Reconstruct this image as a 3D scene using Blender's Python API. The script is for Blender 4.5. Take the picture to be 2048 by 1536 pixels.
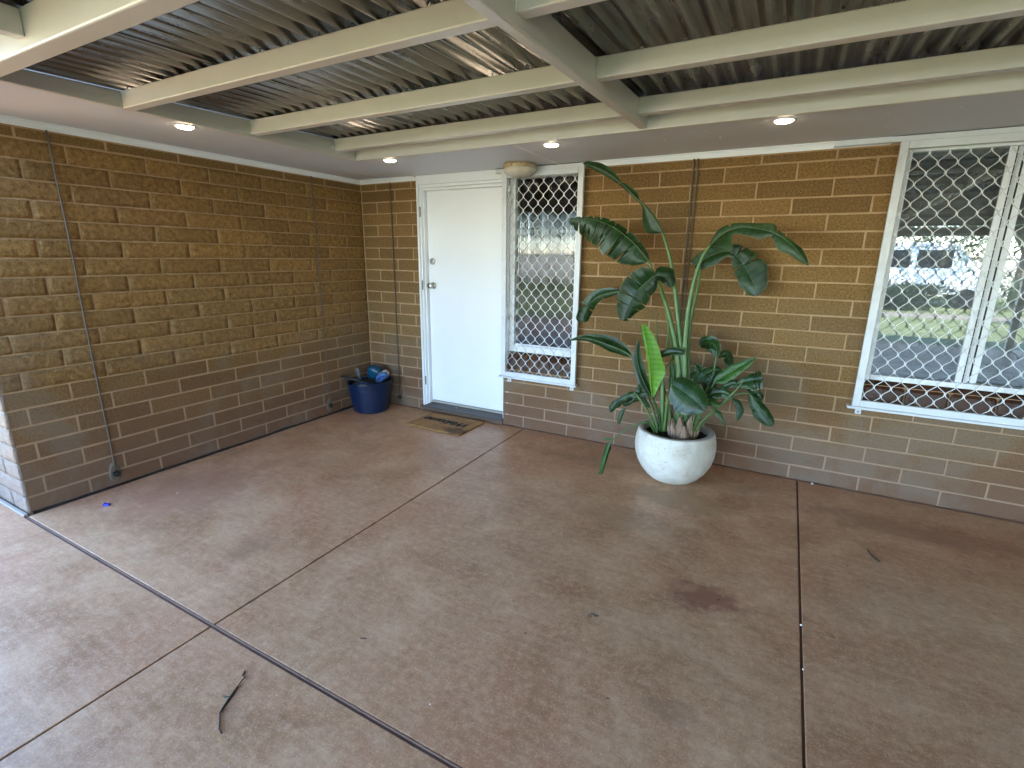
import bpy, bmesh, math, random
from mathutils import Vector, Matrix, noise as mnoise

for ob in list(bpy.data.objects):
    bpy.data.objects.remove(ob, do_unlink=True)
scene = bpy.context.scene
col = scene.collection
R = math.radians

# ------------------------------------------------------------------ camera
cam_data = bpy.data.cameras.new("camera")
cam = bpy.data.objects.new("camera", cam_data)
col.objects.link(cam)
yaw, pitch, roll = R(28.397), R(14.368), R(0.630)
f0 = Vector((-math.sin(yaw), math.cos(yaw), 0)); r0 = Vector((math.cos(yaw), math.sin(yaw), 0)); u0 = Vector((0, 0, 1))
fw = math.cos(pitch) * f0 - math.sin(pitch) * u0
up = math.sin(pitch) * f0 + math.cos(pitch) * u0
rt = math.cos(roll) * r0 + math.sin(roll) * up
up = -math.sin(roll) * r0 + math.cos(roll) * up
cam.matrix_world = Matrix(((rt.x, up.x, -fw.x, 3.796), (rt.y, up.y, -fw.y, -3.858), (rt.z, up.z, -fw.z, 1.524), (0, 0, 0, 1)))
cam_data.sensor_width = 36.0
cam_data.lens = 17.531
cam_data.clip_start = 0.02
cam_data.clip_end = 500
scene.camera = cam

# ------------------------------------------------------------------ sky, sun, exposure
SUN_EL, SUN_AZ = R(52), R(20)          # azimuth measured from +Y (behind the house) towards +X
world = bpy.data.worlds.new("World"); scene.world = world; world.use_nodes = True
wn = world.node_tree; wn.nodes.clear()
sky = wn.nodes.new("ShaderNodeTexSky"); sky.sky_type = 'NISHITA'; sky.sun_disc = False
sky.sun_elevation = SUN_EL; sky.sun_rotation = SUN_AZ; sky.air_density = 1.0; sky.dust_density = 0.1; sky.ozone_density = 5.0
bg = wn.nodes.new("ShaderNodeBackground"); bg.inputs[1].default_value = 0.15
wo = wn.nodes.new("ShaderNodeOutputWorld")
wn.links.new(sky.outputs[0], bg.inputs[0]); wn.links.new(bg.outputs[0], wo.inputs[0])
sun_data = bpy.data.lights.new("sun", 'SUN'); sun_data.energy = 2.3; sun_data.angle = R(0.5); sun_data.color = (1, 0.96, 0.90)
sun = bpy.data.objects.new("sun", sun_data); col.objects.link(sun)
sdir = Vector((math.sin(SUN_AZ) * math.cos(SUN_EL), math.cos(SUN_AZ) * math.cos(SUN_EL), math.sin(SUN_EL)))
sun.rotation_euler = sdir.to_track_quat('Z', 'Y').to_euler()
sun.location = (3, 6, 12)
vs = scene.view_settings
vs.view_transform = 'Standard'; vs.look = 'None'; vs.gamma = 1.0; vs.exposure = 4.5
scene.render.engine = 'CYCLES'
scene.cycles.caustics_reflective = False; scene.cycles.caustics_refractive = False
scene.cycles.max_bounces = 6; scene.cycles.diffuse_bounces = 5; scene.cycles.glossy_bounces = 3; scene.cycles.transparent_max_bounces = 12

# ------------------------------------------------------------------ materials
def mat(name):
    m = bpy.data.materials.new(name); m.use_nodes = True
    nt = m.node_tree
    return m, nt, nt.nodes["Principled BSDF"]
def N(nt, t, **kw):
    n = nt.nodes.new(t)
    for k, v in kw.items(): setattr(n, k, v)
    return n
def noise(nt, scale, detail=4, rough=0.55, vec=None, dist=0.0):
    n = N(nt, "ShaderNodeTexNoise"); n.inputs["Scale"].default_value = scale; n.inputs["Detail"].default_value = detail
    n.inputs["Roughness"].default_value = rough; n.inputs["Distortion"].default_value = dist
    if vec is not None: nt.links.new(vec, n.inputs["Vector"])
    return n.outputs["Fac"]
def ramp(nt, fac, stops, interp='LINEAR'):
    r = N(nt, "ShaderNodeValToRGB"); r.color_ramp.interpolation = interp
    els = r.color_ramp.elements
    while len(els) < len(stops): els.new(0.5)
    for e, (p, c) in zip(els, stops):
        e.position = p; e.color = (c[0], c[1], c[2], 1) if isinstance(c, (tuple, list)) else (c, c, c, 1)
    nt.links.new(fac, r.inputs[0]); return r.outputs[0]
def mix(nt, fac, a, b, mode='MIX'):
    m = N(nt, "ShaderNodeMix", data_type='RGBA', blend_type=mode)
    for sock, v in ((m.inputs[0], fac), (m.inputs[6], a), (m.inputs[7], b)):
        if hasattr(v, "is_linked") or hasattr(v, "links"): nt.links.new(v, sock)
        elif isinstance(v, (tuple, list)): sock.default_value = (v[0], v[1], v[2], 1)
        else: sock.default_value = v
    return m.outputs[2]
def math_n(nt, op, a, b=None, c=None, clamp=False):
    m = N(nt, "ShaderNodeMath", operation=op, use_clamp=clamp)
    for i, v in enumerate((a, b, c)):
        if v is None: continue
        if hasattr(v, "links"): nt.links.new(v, m.inputs[i])
        else: m.inputs[i].default_value = v
    return m.outputs[0]
def mrange(nt, v, a, b, c=0.0, d=1.0):
    m = N(nt, "ShaderNodeMapRange"); nt.links.new(v, m.inputs[0])
    for i, x in enumerate((a, b, c, d)): m.inputs[i + 1].default_value = x
    return m.outputs[0]
def bump(nt, b, height, strength, distance=0.01, prev=None):
    n = N(nt, "ShaderNodeBump"); n.inputs["Strength"].default_value = strength; n.inputs["Distance"].default_value = distance
    nt.links.new(height, n.inputs["Height"])
    if prev is not None: nt.links.new(prev, n.inputs["Normal"])
    if b is not None: nt.links.new(n.outputs[0], b.inputs["Normal"])
    return n.outputs[0]
def wpos(nt): return N(nt, "ShaderNodeNewGeometry").outputs["Position"]
def sep(nt, v):
    s = N(nt, "ShaderNodeSeparateXYZ"); nt.links.new(v, s.inputs[0]); return s.outputs

MAT = {}
def paint(name, colr, rough=0.45, var=0.06, metal=0.0, bumpk=0.15, scale=30.0, dirt=None, dirt_amt=0.0):
    m, nt, b = mat(name); p = wpos(nt)
    n1 = noise(nt, 3.0, 5, 0.6, p); n2 = noise(nt, scale * 4, 3, 0.6, p)
    lo = tuple(c * (1 - var) for c in colr); hi = tuple(min(1, c * (1 + var)) for c in colr)
    c = ramp(nt, n1, [(0.3, lo), (0.7, hi)])
    if dirt:
        d = ramp(nt, noise(nt, 7.0, 8, 0.7, p, 0.6), [(0.52, 0.0), (0.72, 1.0)])
        c = mix(nt, math_n(nt, 'MULTIPLY', d, dirt_amt), c, dirt)
    nt.links.new(c, b.inputs["Base Color"])
    nt.links.new(mrange(nt, n1, 0.3, 0.7, rough - 0.06, rough + 0.06), b.inputs["Roughness"])
    b.inputs["Metallic"].default_value = metal
    if bumpk: bump(nt, b, n2, bumpk, 0.002)
    MAT[name] = m; return m

def make_brick(name, rough_face, pale=False):
    m, nt, b = mat(name); p = wpos(nt); z = sep(nt, p)[2]
    oi = N(nt, "ShaderNodeObjectInfo").outputs["Random"]
    big = noise(nt, 1.6, 4, 0.68, p, 0.5); mid = noise(nt, 34.0 if rough_face else 75.0, 4, 0.72, p); fine = noise(nt, 120.0, 2, 0.7, p)
    base = ramp(nt, mid, [(0.33, (0.086, 0.047, 0.015)), (0.46, (0.158, 0.091, 0.031)), (0.56, (0.195, 0.114, 0.042)), (0.68, (0.272, 0.167, 0.069))])
    base = mix(nt, math_n(nt, 'MULTIPLY', math_n(nt, 'SUBTRACT', fine, 0.35, clamp=True), 0.9), base, (0.30, 0.185, 0.075))
    if rough_face: base = mix(nt, 1.0, base, (1.34, 1.31, 1.24), 'MULTIPLY')
    # each block cast a little differently
    tint = ramp(nt, oi, [(0.0, (0.84, 0.82, 0.80)), (0.3, (0.97, 0.96, 0.95)), (0.7, (1.03, 1.02, 1.0)), (1.0, (1.13, 1.10, 1.02))])
    base = mix(nt, 1.0, base, tint, 'MULTIPLY')
    # red dust low down, greyer salts above; partly the light's colour shift painted in
    red = math_n(nt, 'ADD', mrange(nt, z, 0.0, 0.75, 1.1, 0.0), math_n(nt, 'MULTIPLY', math_n(nt, 'SUBTRACT', big, 0.5), 1.6), clamp=True)
    base = mix(nt, math_n(nt, 'MULTIPLY', red, 0.8), base, (0.155, 0.084, 0.056))
    salt_skylight = math_n(nt, 'MULTIPLY', ramp(nt, big, [(0.42, 1.0), (0.56, 0.0)]), mrange(nt, z, 1.35, 0.55, 0.0, 1.0))
    base = mix(nt, math_n(nt, 'MULTIPLY', salt_skylight, 0.55), base, (0.185, 0.142, 0.110))
    spots = ramp(nt, noise(nt, 46.0, 2, 0.6, p), [(0.775, 0.0), (0.80, 1.0)])
    base = mix(nt, math_n(nt, 'MULTIPLY', spots, 0.4), base, (0.40, 0.33, 0.24))
    if pale: base = mix(nt, 0.3, base, (0.36, 0.33, 0.31))  # bright skylight on the wall return, painted into the block colour
    nt.links.new(base, b.inputs["Base Color"])
    b.inputs["Roughness"].default_value = 0.9
    b.inputs["Specular IOR Level"].default_value = 0.2
    if rough_face: bump(nt, b, noise(nt, 38.0, 5, 0.68, p, 0.4), 0.9, 0.016)
    else: bump(nt, b, noise(nt, 75.0, 4, 0.7, p), 0.5, 0.006)
    MAT[name] = m
make_brick("block_rough", True); make_brick("block_smooth", False); make_brick("block_daylit", True, True)

def make_mortar():
    m, nt, b = mat("mortar"); p = wpos(nt); z = sep(nt, p)[2]
    c = ramp(nt, noise(nt, 9.0, 6, 0.7, p), [(0.3, (0.305, 0.192, 0.102)), (0.7, (0.445, 0.290, 0.165))])
    red = mrange(nt, z, 0.0, 0.9, 0.8, 0.0)
    c = mix(nt, red, c, (0.275, 0.180, 0.130))
    nt.links.new(c, b.inputs["Base Color"]); b.inputs["Roughness"].default_value = 0.95
    bump(nt, b, noise(nt, 90.0, 5, 0.7, p), 0.6, 0.004); MAT["mortar"] = m
make_mortar()

def make_concrete():
    m, nt, b = mat("concrete"); p = wpos(nt)
    mid = noise(nt, 3.0, 5, 0.68, p, 0.4); fine = noise(nt, 130.0, 2, 0.7, p); gr = noise(nt, 30.0, 4, 0.72, p); pat = noise(nt, 1.3, 4, 0.66, p, 0.9)
    c = ramp(nt, mid, [(0.30, (0.312, 0.150, 0.069)), (0.45, (0.416, 0.218, 0.110)), (0.55, (0.480, 0.263, 0.139)), (0.72, (0.578, 0.341, 0.193))])
    rd = ramp(nt, pat, [(0.50, 0.0), (0.66, 1.0)])
    c = mix(nt, math_n(nt, 'MULTIPLY', rd, 0.55), c, (0.404, 0.168, 0.082))
    gy = ramp(nt, pat, [(0.32, 1.0), (0.47, 0.0)])
    c = mix(nt, math_n(nt, 'MULTIPLY', gy, 0.45), c, (0.485, 0.305, 0.176))
    c = mix(nt, ramp(nt, gr, [(0.48, 0.0), (0.74, 0.5)]), c, (0.716, 0.442, 0.258))
    c = mix(nt, ramp(nt, gr, [(0.28, 0.5), (0.44, 0.0)]), c, (0.231, 0.111, 0.055))
    speck = ramp(nt, fine, [(0.57, 0.0), (0.70, 0.5)])
    c = mix(nt, speck, c, (0.785, 0.525, 0.337))
    c = mix(nt, ramp(nt, fine, [(0.28, 0.45), (0.42, 0.0)]), c, (0.197, 0.093, 0.045))
    dots = ramp(nt, noise(nt, 11.0, 2, 0.5, p), [(0.225, 1.0), (0.252, 0.0)])
    c = mix(nt, math_n(nt, 'MULTIPLY', dots, 0.6), c, (0.116, 0.073, 0.050))
    st = N(nt, "ShaderNodeMapping"); nt.links.new(p, st.inputs[0]); st.inputs["Rotation"].default_value = (0, 0, -0.45); st.inputs["Scale"].default_value = (4.0, 26.0, 1.0)
    tro = noise(nt, 1.5, 3, 0.65, st.outputs[0])
    c = mix(nt, ramp(nt, tro, [(0.50, 0.0), (0.75, 0.22)]), c, (0.660, 0.463, 0.322))
    c = mix(nt, ramp(nt, tro, [(0.25, 0.22), (0.48, 0.0)]), c, (0.253, 0.136, 0.077))
    # stains with their own outline: centre x, y, half sizes, colour, strength
    wob = noise(nt, 9.0, 4, 0.7, p)
    for (sx, sy, ax, ay, colr, k) in [(3.645, -1.665, 0.135, 0.10, (0.270, 0.112, 0.066), 0.9), (3.60, -1.75, 0.12, 0.04, (0.154, 0.090, 0.068), 0.25),
                                      (3.05, -1.15, 0.25, 0.17, (0.242, 0.141, 0.072), 0.40), (3.35, -0.72, 0.36, 0.17, (0.220, 0.133, 0.060), 0.50),
                                      (1.45, -2.45, 0.10, 0.15, (0.220, 0.119, 0.068), 0.35), (4.6, -0.45, 0.62, 0.14, (0.259, 0.113, 0.064), 0.55),
                                      (3.62, -2.35, 0.08, 0.06, (0.220, 0.124, 0.077), 0.40), (2.55, -0.42, 0.5, 0.09, (0.253, 0.130, 0.074), 0.4),
                                      (0.5, -2.2, 0.35, 0.45, (0.330, 0.158, 0.099), 0.45)]:
        vm = N(nt, "ShaderNodeVectorMath", operation='SUBTRACT'); nt.links.new(p, vm.inputs[0]); vm.inputs[1].default_value = (sx, sy, 0)
        vd = N(nt, "ShaderNodeVectorMath", operation='DIVIDE'); nt.links.new(vm.outputs[0], vd.inputs[0]); vd.inputs[1].default_value = (ax, ay, 1)
        vl = N(nt, "ShaderNodeVectorMath", operation='LENGTH'); nt.links.new(vd.outputs[0], vl.inputs[0])
        dd = math_n(nt, 'ADD', vl.outputs["Value"], math_n(nt, 'MULTIPLY', math_n(nt, 'SUBTRACT', wob, 0.5), 3.2))
        c = mix(nt, math_n(nt, 'MULTIPLY', mrange(nt, dd, 1.25, 0.55, 0.0, 1.0), k), c, colr)
    # scratches from dragged pots
    sc = N(nt, "ShaderNodeMapping"); nt.links.new(p, sc.inputs[0]); sc.inputs["Rotation"].default_value = (0, 0, 0.7); sc.inputs["Scale"].default_value = (2.0, 60.0, 1.0)
    scr = ramp(nt, noise(nt, 1.6, 3, 0.6, sc.outputs[0]), [(0.66, 0.0), (0.74, 1.0)])
    c = mix(nt, math_n(nt, 'MULTIPLY', scr, 0.30), c, (0.55, 0.46, 0.37))
    nt.links.new(c, b.inputs["Base Color"])
    r = math_n(nt, 'ADD', mrange(nt, pat, 0.3, 0.7, 0.30, 0.44), math_n(nt, 'MULTIPLY', math_n(nt, 'SUBTRACT', gr, 0.5), 0.25))
    nt.links.new(r, b.inputs["Roughness"]); b.inputs["Specular IOR Level"].default_value = 0.3
    bump(nt, b, gr, 0.25, 0.003); MAT["concrete"] = m
make_concrete()

paint("joint_filler", (0.17, 0.088, 0.055), 0.9, 0.35, bumpk=0.5)
paint("footing", (0.30, 0.245, 0.195), 0.85, 0.15, bumpk=0.5)
paint("white_gloss", (0.79, 0.81, 0.84), 0.48, 0.02, bumpk=0.05)
paint("white_trim", (0.80, 0.82, 0.85), 0.4, 0.04, bumpk=0.1)
paint("aluminium_white", (0.62, 0.64, 0.665), 0.42, 0.07, bumpk=0.1, dirt=(0.42, 0.40, 0.36), dirt_amt=0.5)
paint("soffit_paint", (0.63, 0.645, 0.69), 0.55, 0.03, bumpk=0.08)
paint("steel_cream", (0.62, 0.595, 0.545), 0.33, 0.04, bumpk=0.08)
paint("rod_steel", (0.11, 0.085, 0.065), 0.7, 0.2, metal=0.0, bumpk=0.2)
paint("bolt_black", (0.008, 0.008, 0.009), 0.45, 0.2, bumpk=0.3)
paint("render_patch", (0.15, 0.115, 0.085), 0.9, 0.2, bumpk=0.6)
paint("nickel", (0.48, 0.46, 0.43), 0.3, 0.05, metal=1.0, bumpk=0.0)
paint("hinge_steel", (0.25, 0.235, 0.22), 0.45, 0.2, metal=0.8, bumpk=0.1)
paint("sill_metal", (0.075, 0.068, 0.062), 0.4, 0.25, metal=0.3, bumpk=0.3)
paint("sill_base_brown", (0.12, 0.078, 0.052), 0.9, 0.2, bumpk=0.5)
paint("sill_timber", (0.40, 0.36, 0.31), 0.7, 0.15, bumpk=0.3)
paint("sill_tile", (0.052, 0.020, 0.010), 0.28, 0.3, bumpk=0.2)
paint("black_rubber_and_gap_shade", (0.012, 0.012, 0.013), 0.6, 0.2)
paint("blind_grey", (0.33, 0.34, 0.36), 0.45, 0.03, bumpk=0.0)
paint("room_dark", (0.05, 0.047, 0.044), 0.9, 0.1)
paint("roof_outer", (0.35, 0.33, 0.31), 0.6, 0.1)
paint("tub_blue", (0.002, 0.012, 0.045), 0.32, 0.08, bumpk=0.1)
paint("teal_plastic", (0.003, 0.06, 0.115), 0.35, 0.15)
paint("light_blue_cloth", (0.045, 0.13, 0.33), 0.85, 0.15, bumpk=0.6)
paint("grey_plastic", (0.15, 0.16, 0.18), 0.6, 0.15)
paint("dark_cloth", (0.012, 0.012, 0.016), 0.9, 0.3, bumpk=0.5)
paint("cream_cloth", (0.20, 0.165, 0.13), 0.9, 0.15, bumpk=0.5)
paint("blue_wrapper", (0.012, 0.02, 0.26), 0.25, 0.3, bumpk=0.0)
paint("white_chip", (0.75, 0.74, 0.72), 0.6, 0.05)
paint("dry_leaf", (0.055, 0.042, 0.022), 0.7, 0.4, bumpk=0.3)
paint("twig_bark", (0.06, 0.04, 0.03), 0.8, 0.4, bumpk=0.4)
paint("straw", (0.42, 0.33, 0.15), 0.7, 0.2)
paint("soil", (0.010, 0.008, 0.007), 0.95, 0.5, bumpk=0.9, scale=20)
paint("hose_grey", (0.07, 0.085, 0.10), 0.4, 0.2)

def make_sheet():
    m, nt, b = mat("zinc_sheet"); p = wpos(nt)
    mp = N(nt, "ShaderNodeMapping"); nt.links.new(p, mp.inputs[0]); mp.inputs["Scale"].default_value = (6, 0.8, 1)
    n1 = noise(nt, 2.0, 6, 0.65, mp.outputs[0]); n2 = noise(nt, 40, 4, 0.7, p)
    c = ramp(nt, n1, [(0.3, (0.23, 0.215, 0.215)), (0.7, (0.37, 0.355, 0.355))])
    c = mix(nt, math_n(nt, 'MULTIPLY', n2, 0.25), c, (0.17, 0.13, 0.10))
    nt.links.new(c, b.inputs["Base Color"]); b.inputs["Metallic"].default_value = 0.85
    nt.links.new(mrange(nt, n1, 0.3, 0.7, 0.20, 0.30), b.inputs["Roughness"])
    MAT["zinc_sheet"] = m
make_sheet()

def make_glass(name, ior, tint, rough):
    m = bpy.data.materials.new(name); m.use_nodes = True; nt = m.node_tree; nt.nodes.clear()
    o = N(nt, "ShaderNodeOutputMaterial"); t = N(nt, "ShaderNodeBsdfTransparent"); g = N(nt, "ShaderNodeBsdfGlossy"); f = N(nt, "ShaderNodeFresnel"); mx = N(nt, "ShaderNodeMixShader")
    t.inputs[0].default_value = (*tint, 1); g.inputs["Roughness"].default_value = rough; g.inputs[0].default_value = (1, 1, 1, 1); f.inputs[0].default_value = ior
    nt.links.new(f.outputs[0], mx.inputs[0]); nt.links.new(t.outputs[0], mx.inputs[1]); nt.links.new(g.outputs[0], mx.inputs[2]); nt.links.new(mx.outputs[0], o.inputs[0])
    MAT[name] = m
make_glass("window_glass", 1.85, (0.88, 0.9, 0.9), 0.0)
make_glass("reeded_glass", 1.75, (0.55, 0.56, 0.56), 0.01)

def make_emit(name, colr, k):
    m, nt, b = mat(name); b.inputs["Emission Color"].default_value = (*colr, 1); b.inputs["Emission Strength"].default_value = k
    b.inputs["Base Color"].default_value = (0.8, 0.8, 0.8, 1); MAT[name] = m
make_emit("lamp_lens", (1.0, 0.80, 0.55), 3.0)

def make_oyster():
    m, nt, b = mat("oyster_glass"); p = wpos(nt)
    c = ramp(nt, noise(nt, 12, 5, 0.6, p), [(0.3, (0.52, 0.47, 0.37)), (0.7, (0.66, 0.62, 0.53))])
    nt.links.new(c, b.inputs["Base Color"]); b.inputs["Roughness"].default_value = 0.25; MAT["oyster_glass"] = m
    m, nt, b = mat("oyster_rim"); p = wpos(nt)
    c = ramp(nt, noise(nt, 18, 7, 0.7, p, 0.5), [(0.35, (0.56, 0.50, 0.38)), (0.52, (0.40, 0.28, 0.15)), (0.7, (0.22, 0.12, 0.05))])
    nt.links.new(c, b.inputs["Base Color"]); b.inputs["Roughness"].default_value = 0.5; MAT["oyster_rim"] = m
make_oyster()

def make_mat_coir():
    m, nt, b = mat("coir"); p = wpos(nt)
    c = ramp(nt, noise(nt, 160, 4, 0.8, p), [(0.3, (0.22, 0.100, 0.028)), (0.7, (0.46, 0.235, 0.078))])
    d = ramp(nt, noise(nt, 5.0, 5, 0.6, p), [(0.5, 0.0), (0.68, 1.0)])
    c = mix(nt, math_n(nt, 'MULTIPLY', d, 0.55), c, (0.085, 0.045, 0.016))
    vm = N(nt, "ShaderNodeVectorMath", operation='SUBTRACT'); nt.links.new(p, vm.inputs[0]); vm.inputs[1].default_value = (1.36, -0.40, 0)
    vd = N(nt, "ShaderNodeVectorMath", operation='DIVIDE'); nt.links.new(vm.outputs[0], vd.inputs[0]); vd.inputs[1].default_value = (0.15, 0.075, 1)
    vl = N(nt, "ShaderNodeVectorMath", operation='LENGTH'); nt.links.new(vd.outputs[0], vl.inputs[0])
    dd = math_n(nt, 'ADD', vl.outputs["Value"], math_n(nt, 'MULTIPLY', math_n(nt, 'SUBTRACT', noise(nt, 14, 5, 0.7, p), 0.5), 1.5))
    c = mix(nt, mrange(nt, dd, 1.2, 0.6, 0.0, 0.75), c, (0.055, 0.028, 0.010))
    nt.links.new(c, b.inputs["Base Color"]); b.inputs["Roughness"].default_value = 0.95
    bump(nt, b, noise(nt, 260, 3, 0.8, p), 1.0, 0.006); MAT["coir"] = m
    paint("coir_print", (0.012, 0.010, 0.008), 0.95, 0.4, bumpk=1.0, scale=60)
make_mat_coir()

def make_pot():
    m, nt, b = mat("terrazzo_white"); p = wpos(nt)
    n = noise(nt, 5.5, 7, 0.66, p, 0.5)
    c = ramp(nt, n, [(0.30, (0.44, 0.385, 0.30)), (0.48, (0.58, 0.54, 0.46)), (0.7, (0.70, 0.675, 0.61))])
    st = ramp(nt, noise(nt, 7.0, 5, 0.65, p, 0.8), [(0.56, 0.0), (0.72, 1.0)])
    c = mix(nt, math_n(nt, 'MULTIPLY', st, 0.45), c, (0.47, 0.38, 0.29))
    sp = ramp(nt, noise(nt, 80, 2, 0.6, p), [(0.29, 1.0), (0.34, 0.0)])
    c = mix(nt, math_n(nt, 'MULTIPLY', sp, 0.85), c, (0.16, 0.14, 0.115))
    sp2 = ramp(nt, noise(nt, 60, 3, 0.65, p), [(0.66, 0.0), (0.72, 1.0)])
    c = mix(nt, math_n(nt, 'MULTIPLY', sp2, 0.3), c, (0.42, 0.39, 0.35))
    nt.links.new(c, b.inputs["Base Color"]); b.inputs["Roughness"].default_value = 0.6
    n1 = bump(nt, None, sp, -0.35, 0.002); bump(nt, b, noise(nt, 45, 5, 0.7, p), 0.25, 0.003, n1); MAT["terrazzo_white"] = m
    paint("pot_rim_stone", (0.40, 0.38, 0.33), 0.7, 0.15, bumpk=0.4)
make_pot()

def make_leaf(name, dark, light, rough, trans):
    m, nt, b = mat(name)
    uv = N(nt, "ShaderNodeUVMap").outputs[0]; u, v, _ = sep(nt, uv); p = wpos(nt)
    oi = N(nt, "ShaderNodeObjectInfo").outputs["Random"]
    # lateral veins: fine stripes across the blade
    s = math_n(nt, 'SINE', math_n(nt, 'ADD', math_n(nt, 'MULTIPLY', u, 330.0), math_n(nt, 'MULTIPLY', math_n(nt, 'ABSOLUTE', v), 9.0)))
    s2 = math_n(nt, 'SINE', math_n(nt, 'ADD', math_n(nt, 'MULTIPLY', u, 95.0), math_n(nt, 'MULTIPLY', math_n(nt, 'ABSOLUTE', v), 4.0)))
    f = math_n(nt, 'ADD', math_n(nt, 'MULTIPLY', s, 0.07), math_n(nt, 'ADD', math_n(nt, 'MULTIPLY', s2, 0.08), noise(nt, 7, 5, 0.6, p)))
    c = ramp(nt, f, [(0.25, dark), (0.75, light)])
    c = mix(nt, 1.0, c, ramp(nt, oi, [(0, (0.78, 0.82, 0.8)), (1, (1.2, 1.15, 1.1))]), 'MULTIPLY')
    edge = math_n(nt, 'MULTIPLY', mrange(nt, math_n(nt, 'ABSOLUTE', v), 0.90, 1.0, 0.0, 0.85), ramp(nt, noise(nt, 26, 3, 0.6, p), [(0.42, 0.15), (0.62, 1.0)]))
    c = mix(nt, edge, c, (0.22, 0.17, 0.075))
    dust = ramp(nt, noise(nt, 15, 4, 0.7, p), [(0.58, 0.0), (0.75, 0.25)])
    c = mix(nt, dust, c, (0.13, 0.12, 0.085))
    nt.links.new(c, b.inputs["Base Color"]); b.inputs["Roughness"].default_value = rough
    b.inputs["Specular IOR Level"].default_value = 0.32
    bump(nt, b, math_n(nt, 'ADD', s, math_n(nt, 'MULTIPLY', s2, 1.2)), 0.14, 0.002)
    tr = N(nt, "ShaderNodeBsdfTranslucent"); nt.links.new(mix(nt, 1.0, c, (1.5, 1.7, 0.6), 'MULTIPLY'), tr.inputs[0])
    mx = N(nt, "ShaderNodeMixShader"); mx.inputs[0].default_value = trans
    o = nt.nodes["Material Output"]
    nt.links.new(b.outputs[0], mx.inputs[1]); nt.links.new(tr.outputs[0], mx.inputs[2]); nt.links.new(mx.outputs[0], o.inputs[0]); MAT[name] = m
make_leaf("leaf_dark", (0.004, 0.018, 0.004), (0.018, 0.056, 0.012), 0.30, 0.10)
make_leaf("leaf_mid", (0.016, 0.058, 0.010), (0.042, 0.125, 0.022), 0.3, 0.2)
make_leaf("leaf_under", (0.012, 0.036, 0.009), (0.034, 0.078, 0.022), 0.38, 0.15)
make_leaf("leaf_bright", (0.060, 0.19, 0.006), (0.155, 0.37, 0.026), 0.34, 0.22)
def make_stalk(name, a, b2, edge):
    m, nt, b = mat(name); uv = N(nt, "ShaderNodeUVMap").outputs[0]; u, v, _ = sep(nt, uv); p = wpos(nt)
    c = ramp(nt, math_n(nt, 'ADD', math_n(nt, 'MULTIPLY', v, 0.8), math_n(nt, 'MULTIPLY', noise(nt, 25, 4, 0.6, p), 0.3)), [(0.15, a), (0.8, b2), (1.0, edge)])
    nt.links.new(c, b.inputs["Base Color"]); b.inputs["Roughness"].default_value = 0.42; MAT[name] = m
make_stalk("stalk_green", (0.016, 0.052, 0.010), (0.062, 0.135, 0.028), (0.38, 0.33, 0.10))
make_stalk("midrib_pale", (0.040, 0.080, 0.022), (0.085, 0.14, 0.045), (0.13, 0.18, 0.065))
def make_husk():
    m, nt, b = mat("dry_sheath"); p = wpos(nt)
    mp = N(nt, "ShaderNodeMapping"); nt.links.new(p, mp.inputs[0]); mp.inputs["Scale"].default_value = (60, 60, 5)
    c = ramp(nt, noise(nt, 1.5, 6, 0.65, mp.outputs[0]), [(0.3, (0.075, 0.038, 0.022)), (0.52, (0.22, 0.14, 0.09)), (0.75, (0.43, 0.34, 0.25))])
    nt.links.new(c, b.inputs["Base Color"]); b.inputs["Roughness"].default_value = 0.8
    bump(nt, b, noise(nt, 1.5, 4, 0.6, mp.outputs[0]), 0.6, 0.006); MAT["dry_sheath"] = m
make_husk()
def make_lawn():
    m, nt, b = mat("lawn"); p = wpos(nt)
    c = ramp(nt, noise(nt, 0.7, 7, 0.7, p), [(0.3, (0.12, 0.145, 0.050)), (0.6, (0.18, 0.205, 0.080)), (0.8, (0.24, 0.24, 0.115))])
    nt.links.new(c, b.inputs["Base Color"]); b.inputs["Roughness"].default_value = 0.9
    bump(nt, b, noise(nt, 30, 5, 0.7, p), 0.8, 0.03); MAT["lawn"] = m
    paint("gravel_path", (0.24, 0.21, 0.16), 0.9, 0.2, bumpk=0.6)
    paint("tree_bark", (0.12, 0.09, 0.065), 0.9, 0.3, bumpk=0.8)
    paint("foliage_green", (0.055, 0.10, 0.03), 0.6, 0.4)
    paint("foliage_dark", (0.025, 0.045, 0.02), 0.7, 0.4)
    paint("foliage_gold", (0.30, 0.19, 0.05), 0.6, 0.4)
    paint("van_white", (0.78, 0.80, 0.82), 0.25, 0.02, bumpk=0.0)
    paint("van_glass", (0.02, 0.025, 0.03), 0.08, 0.1, bumpk=0.0)
    paint("fence_cream", (0.62, 0.57, 0.49), 0.7, 0.1)
make_lawn()

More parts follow.
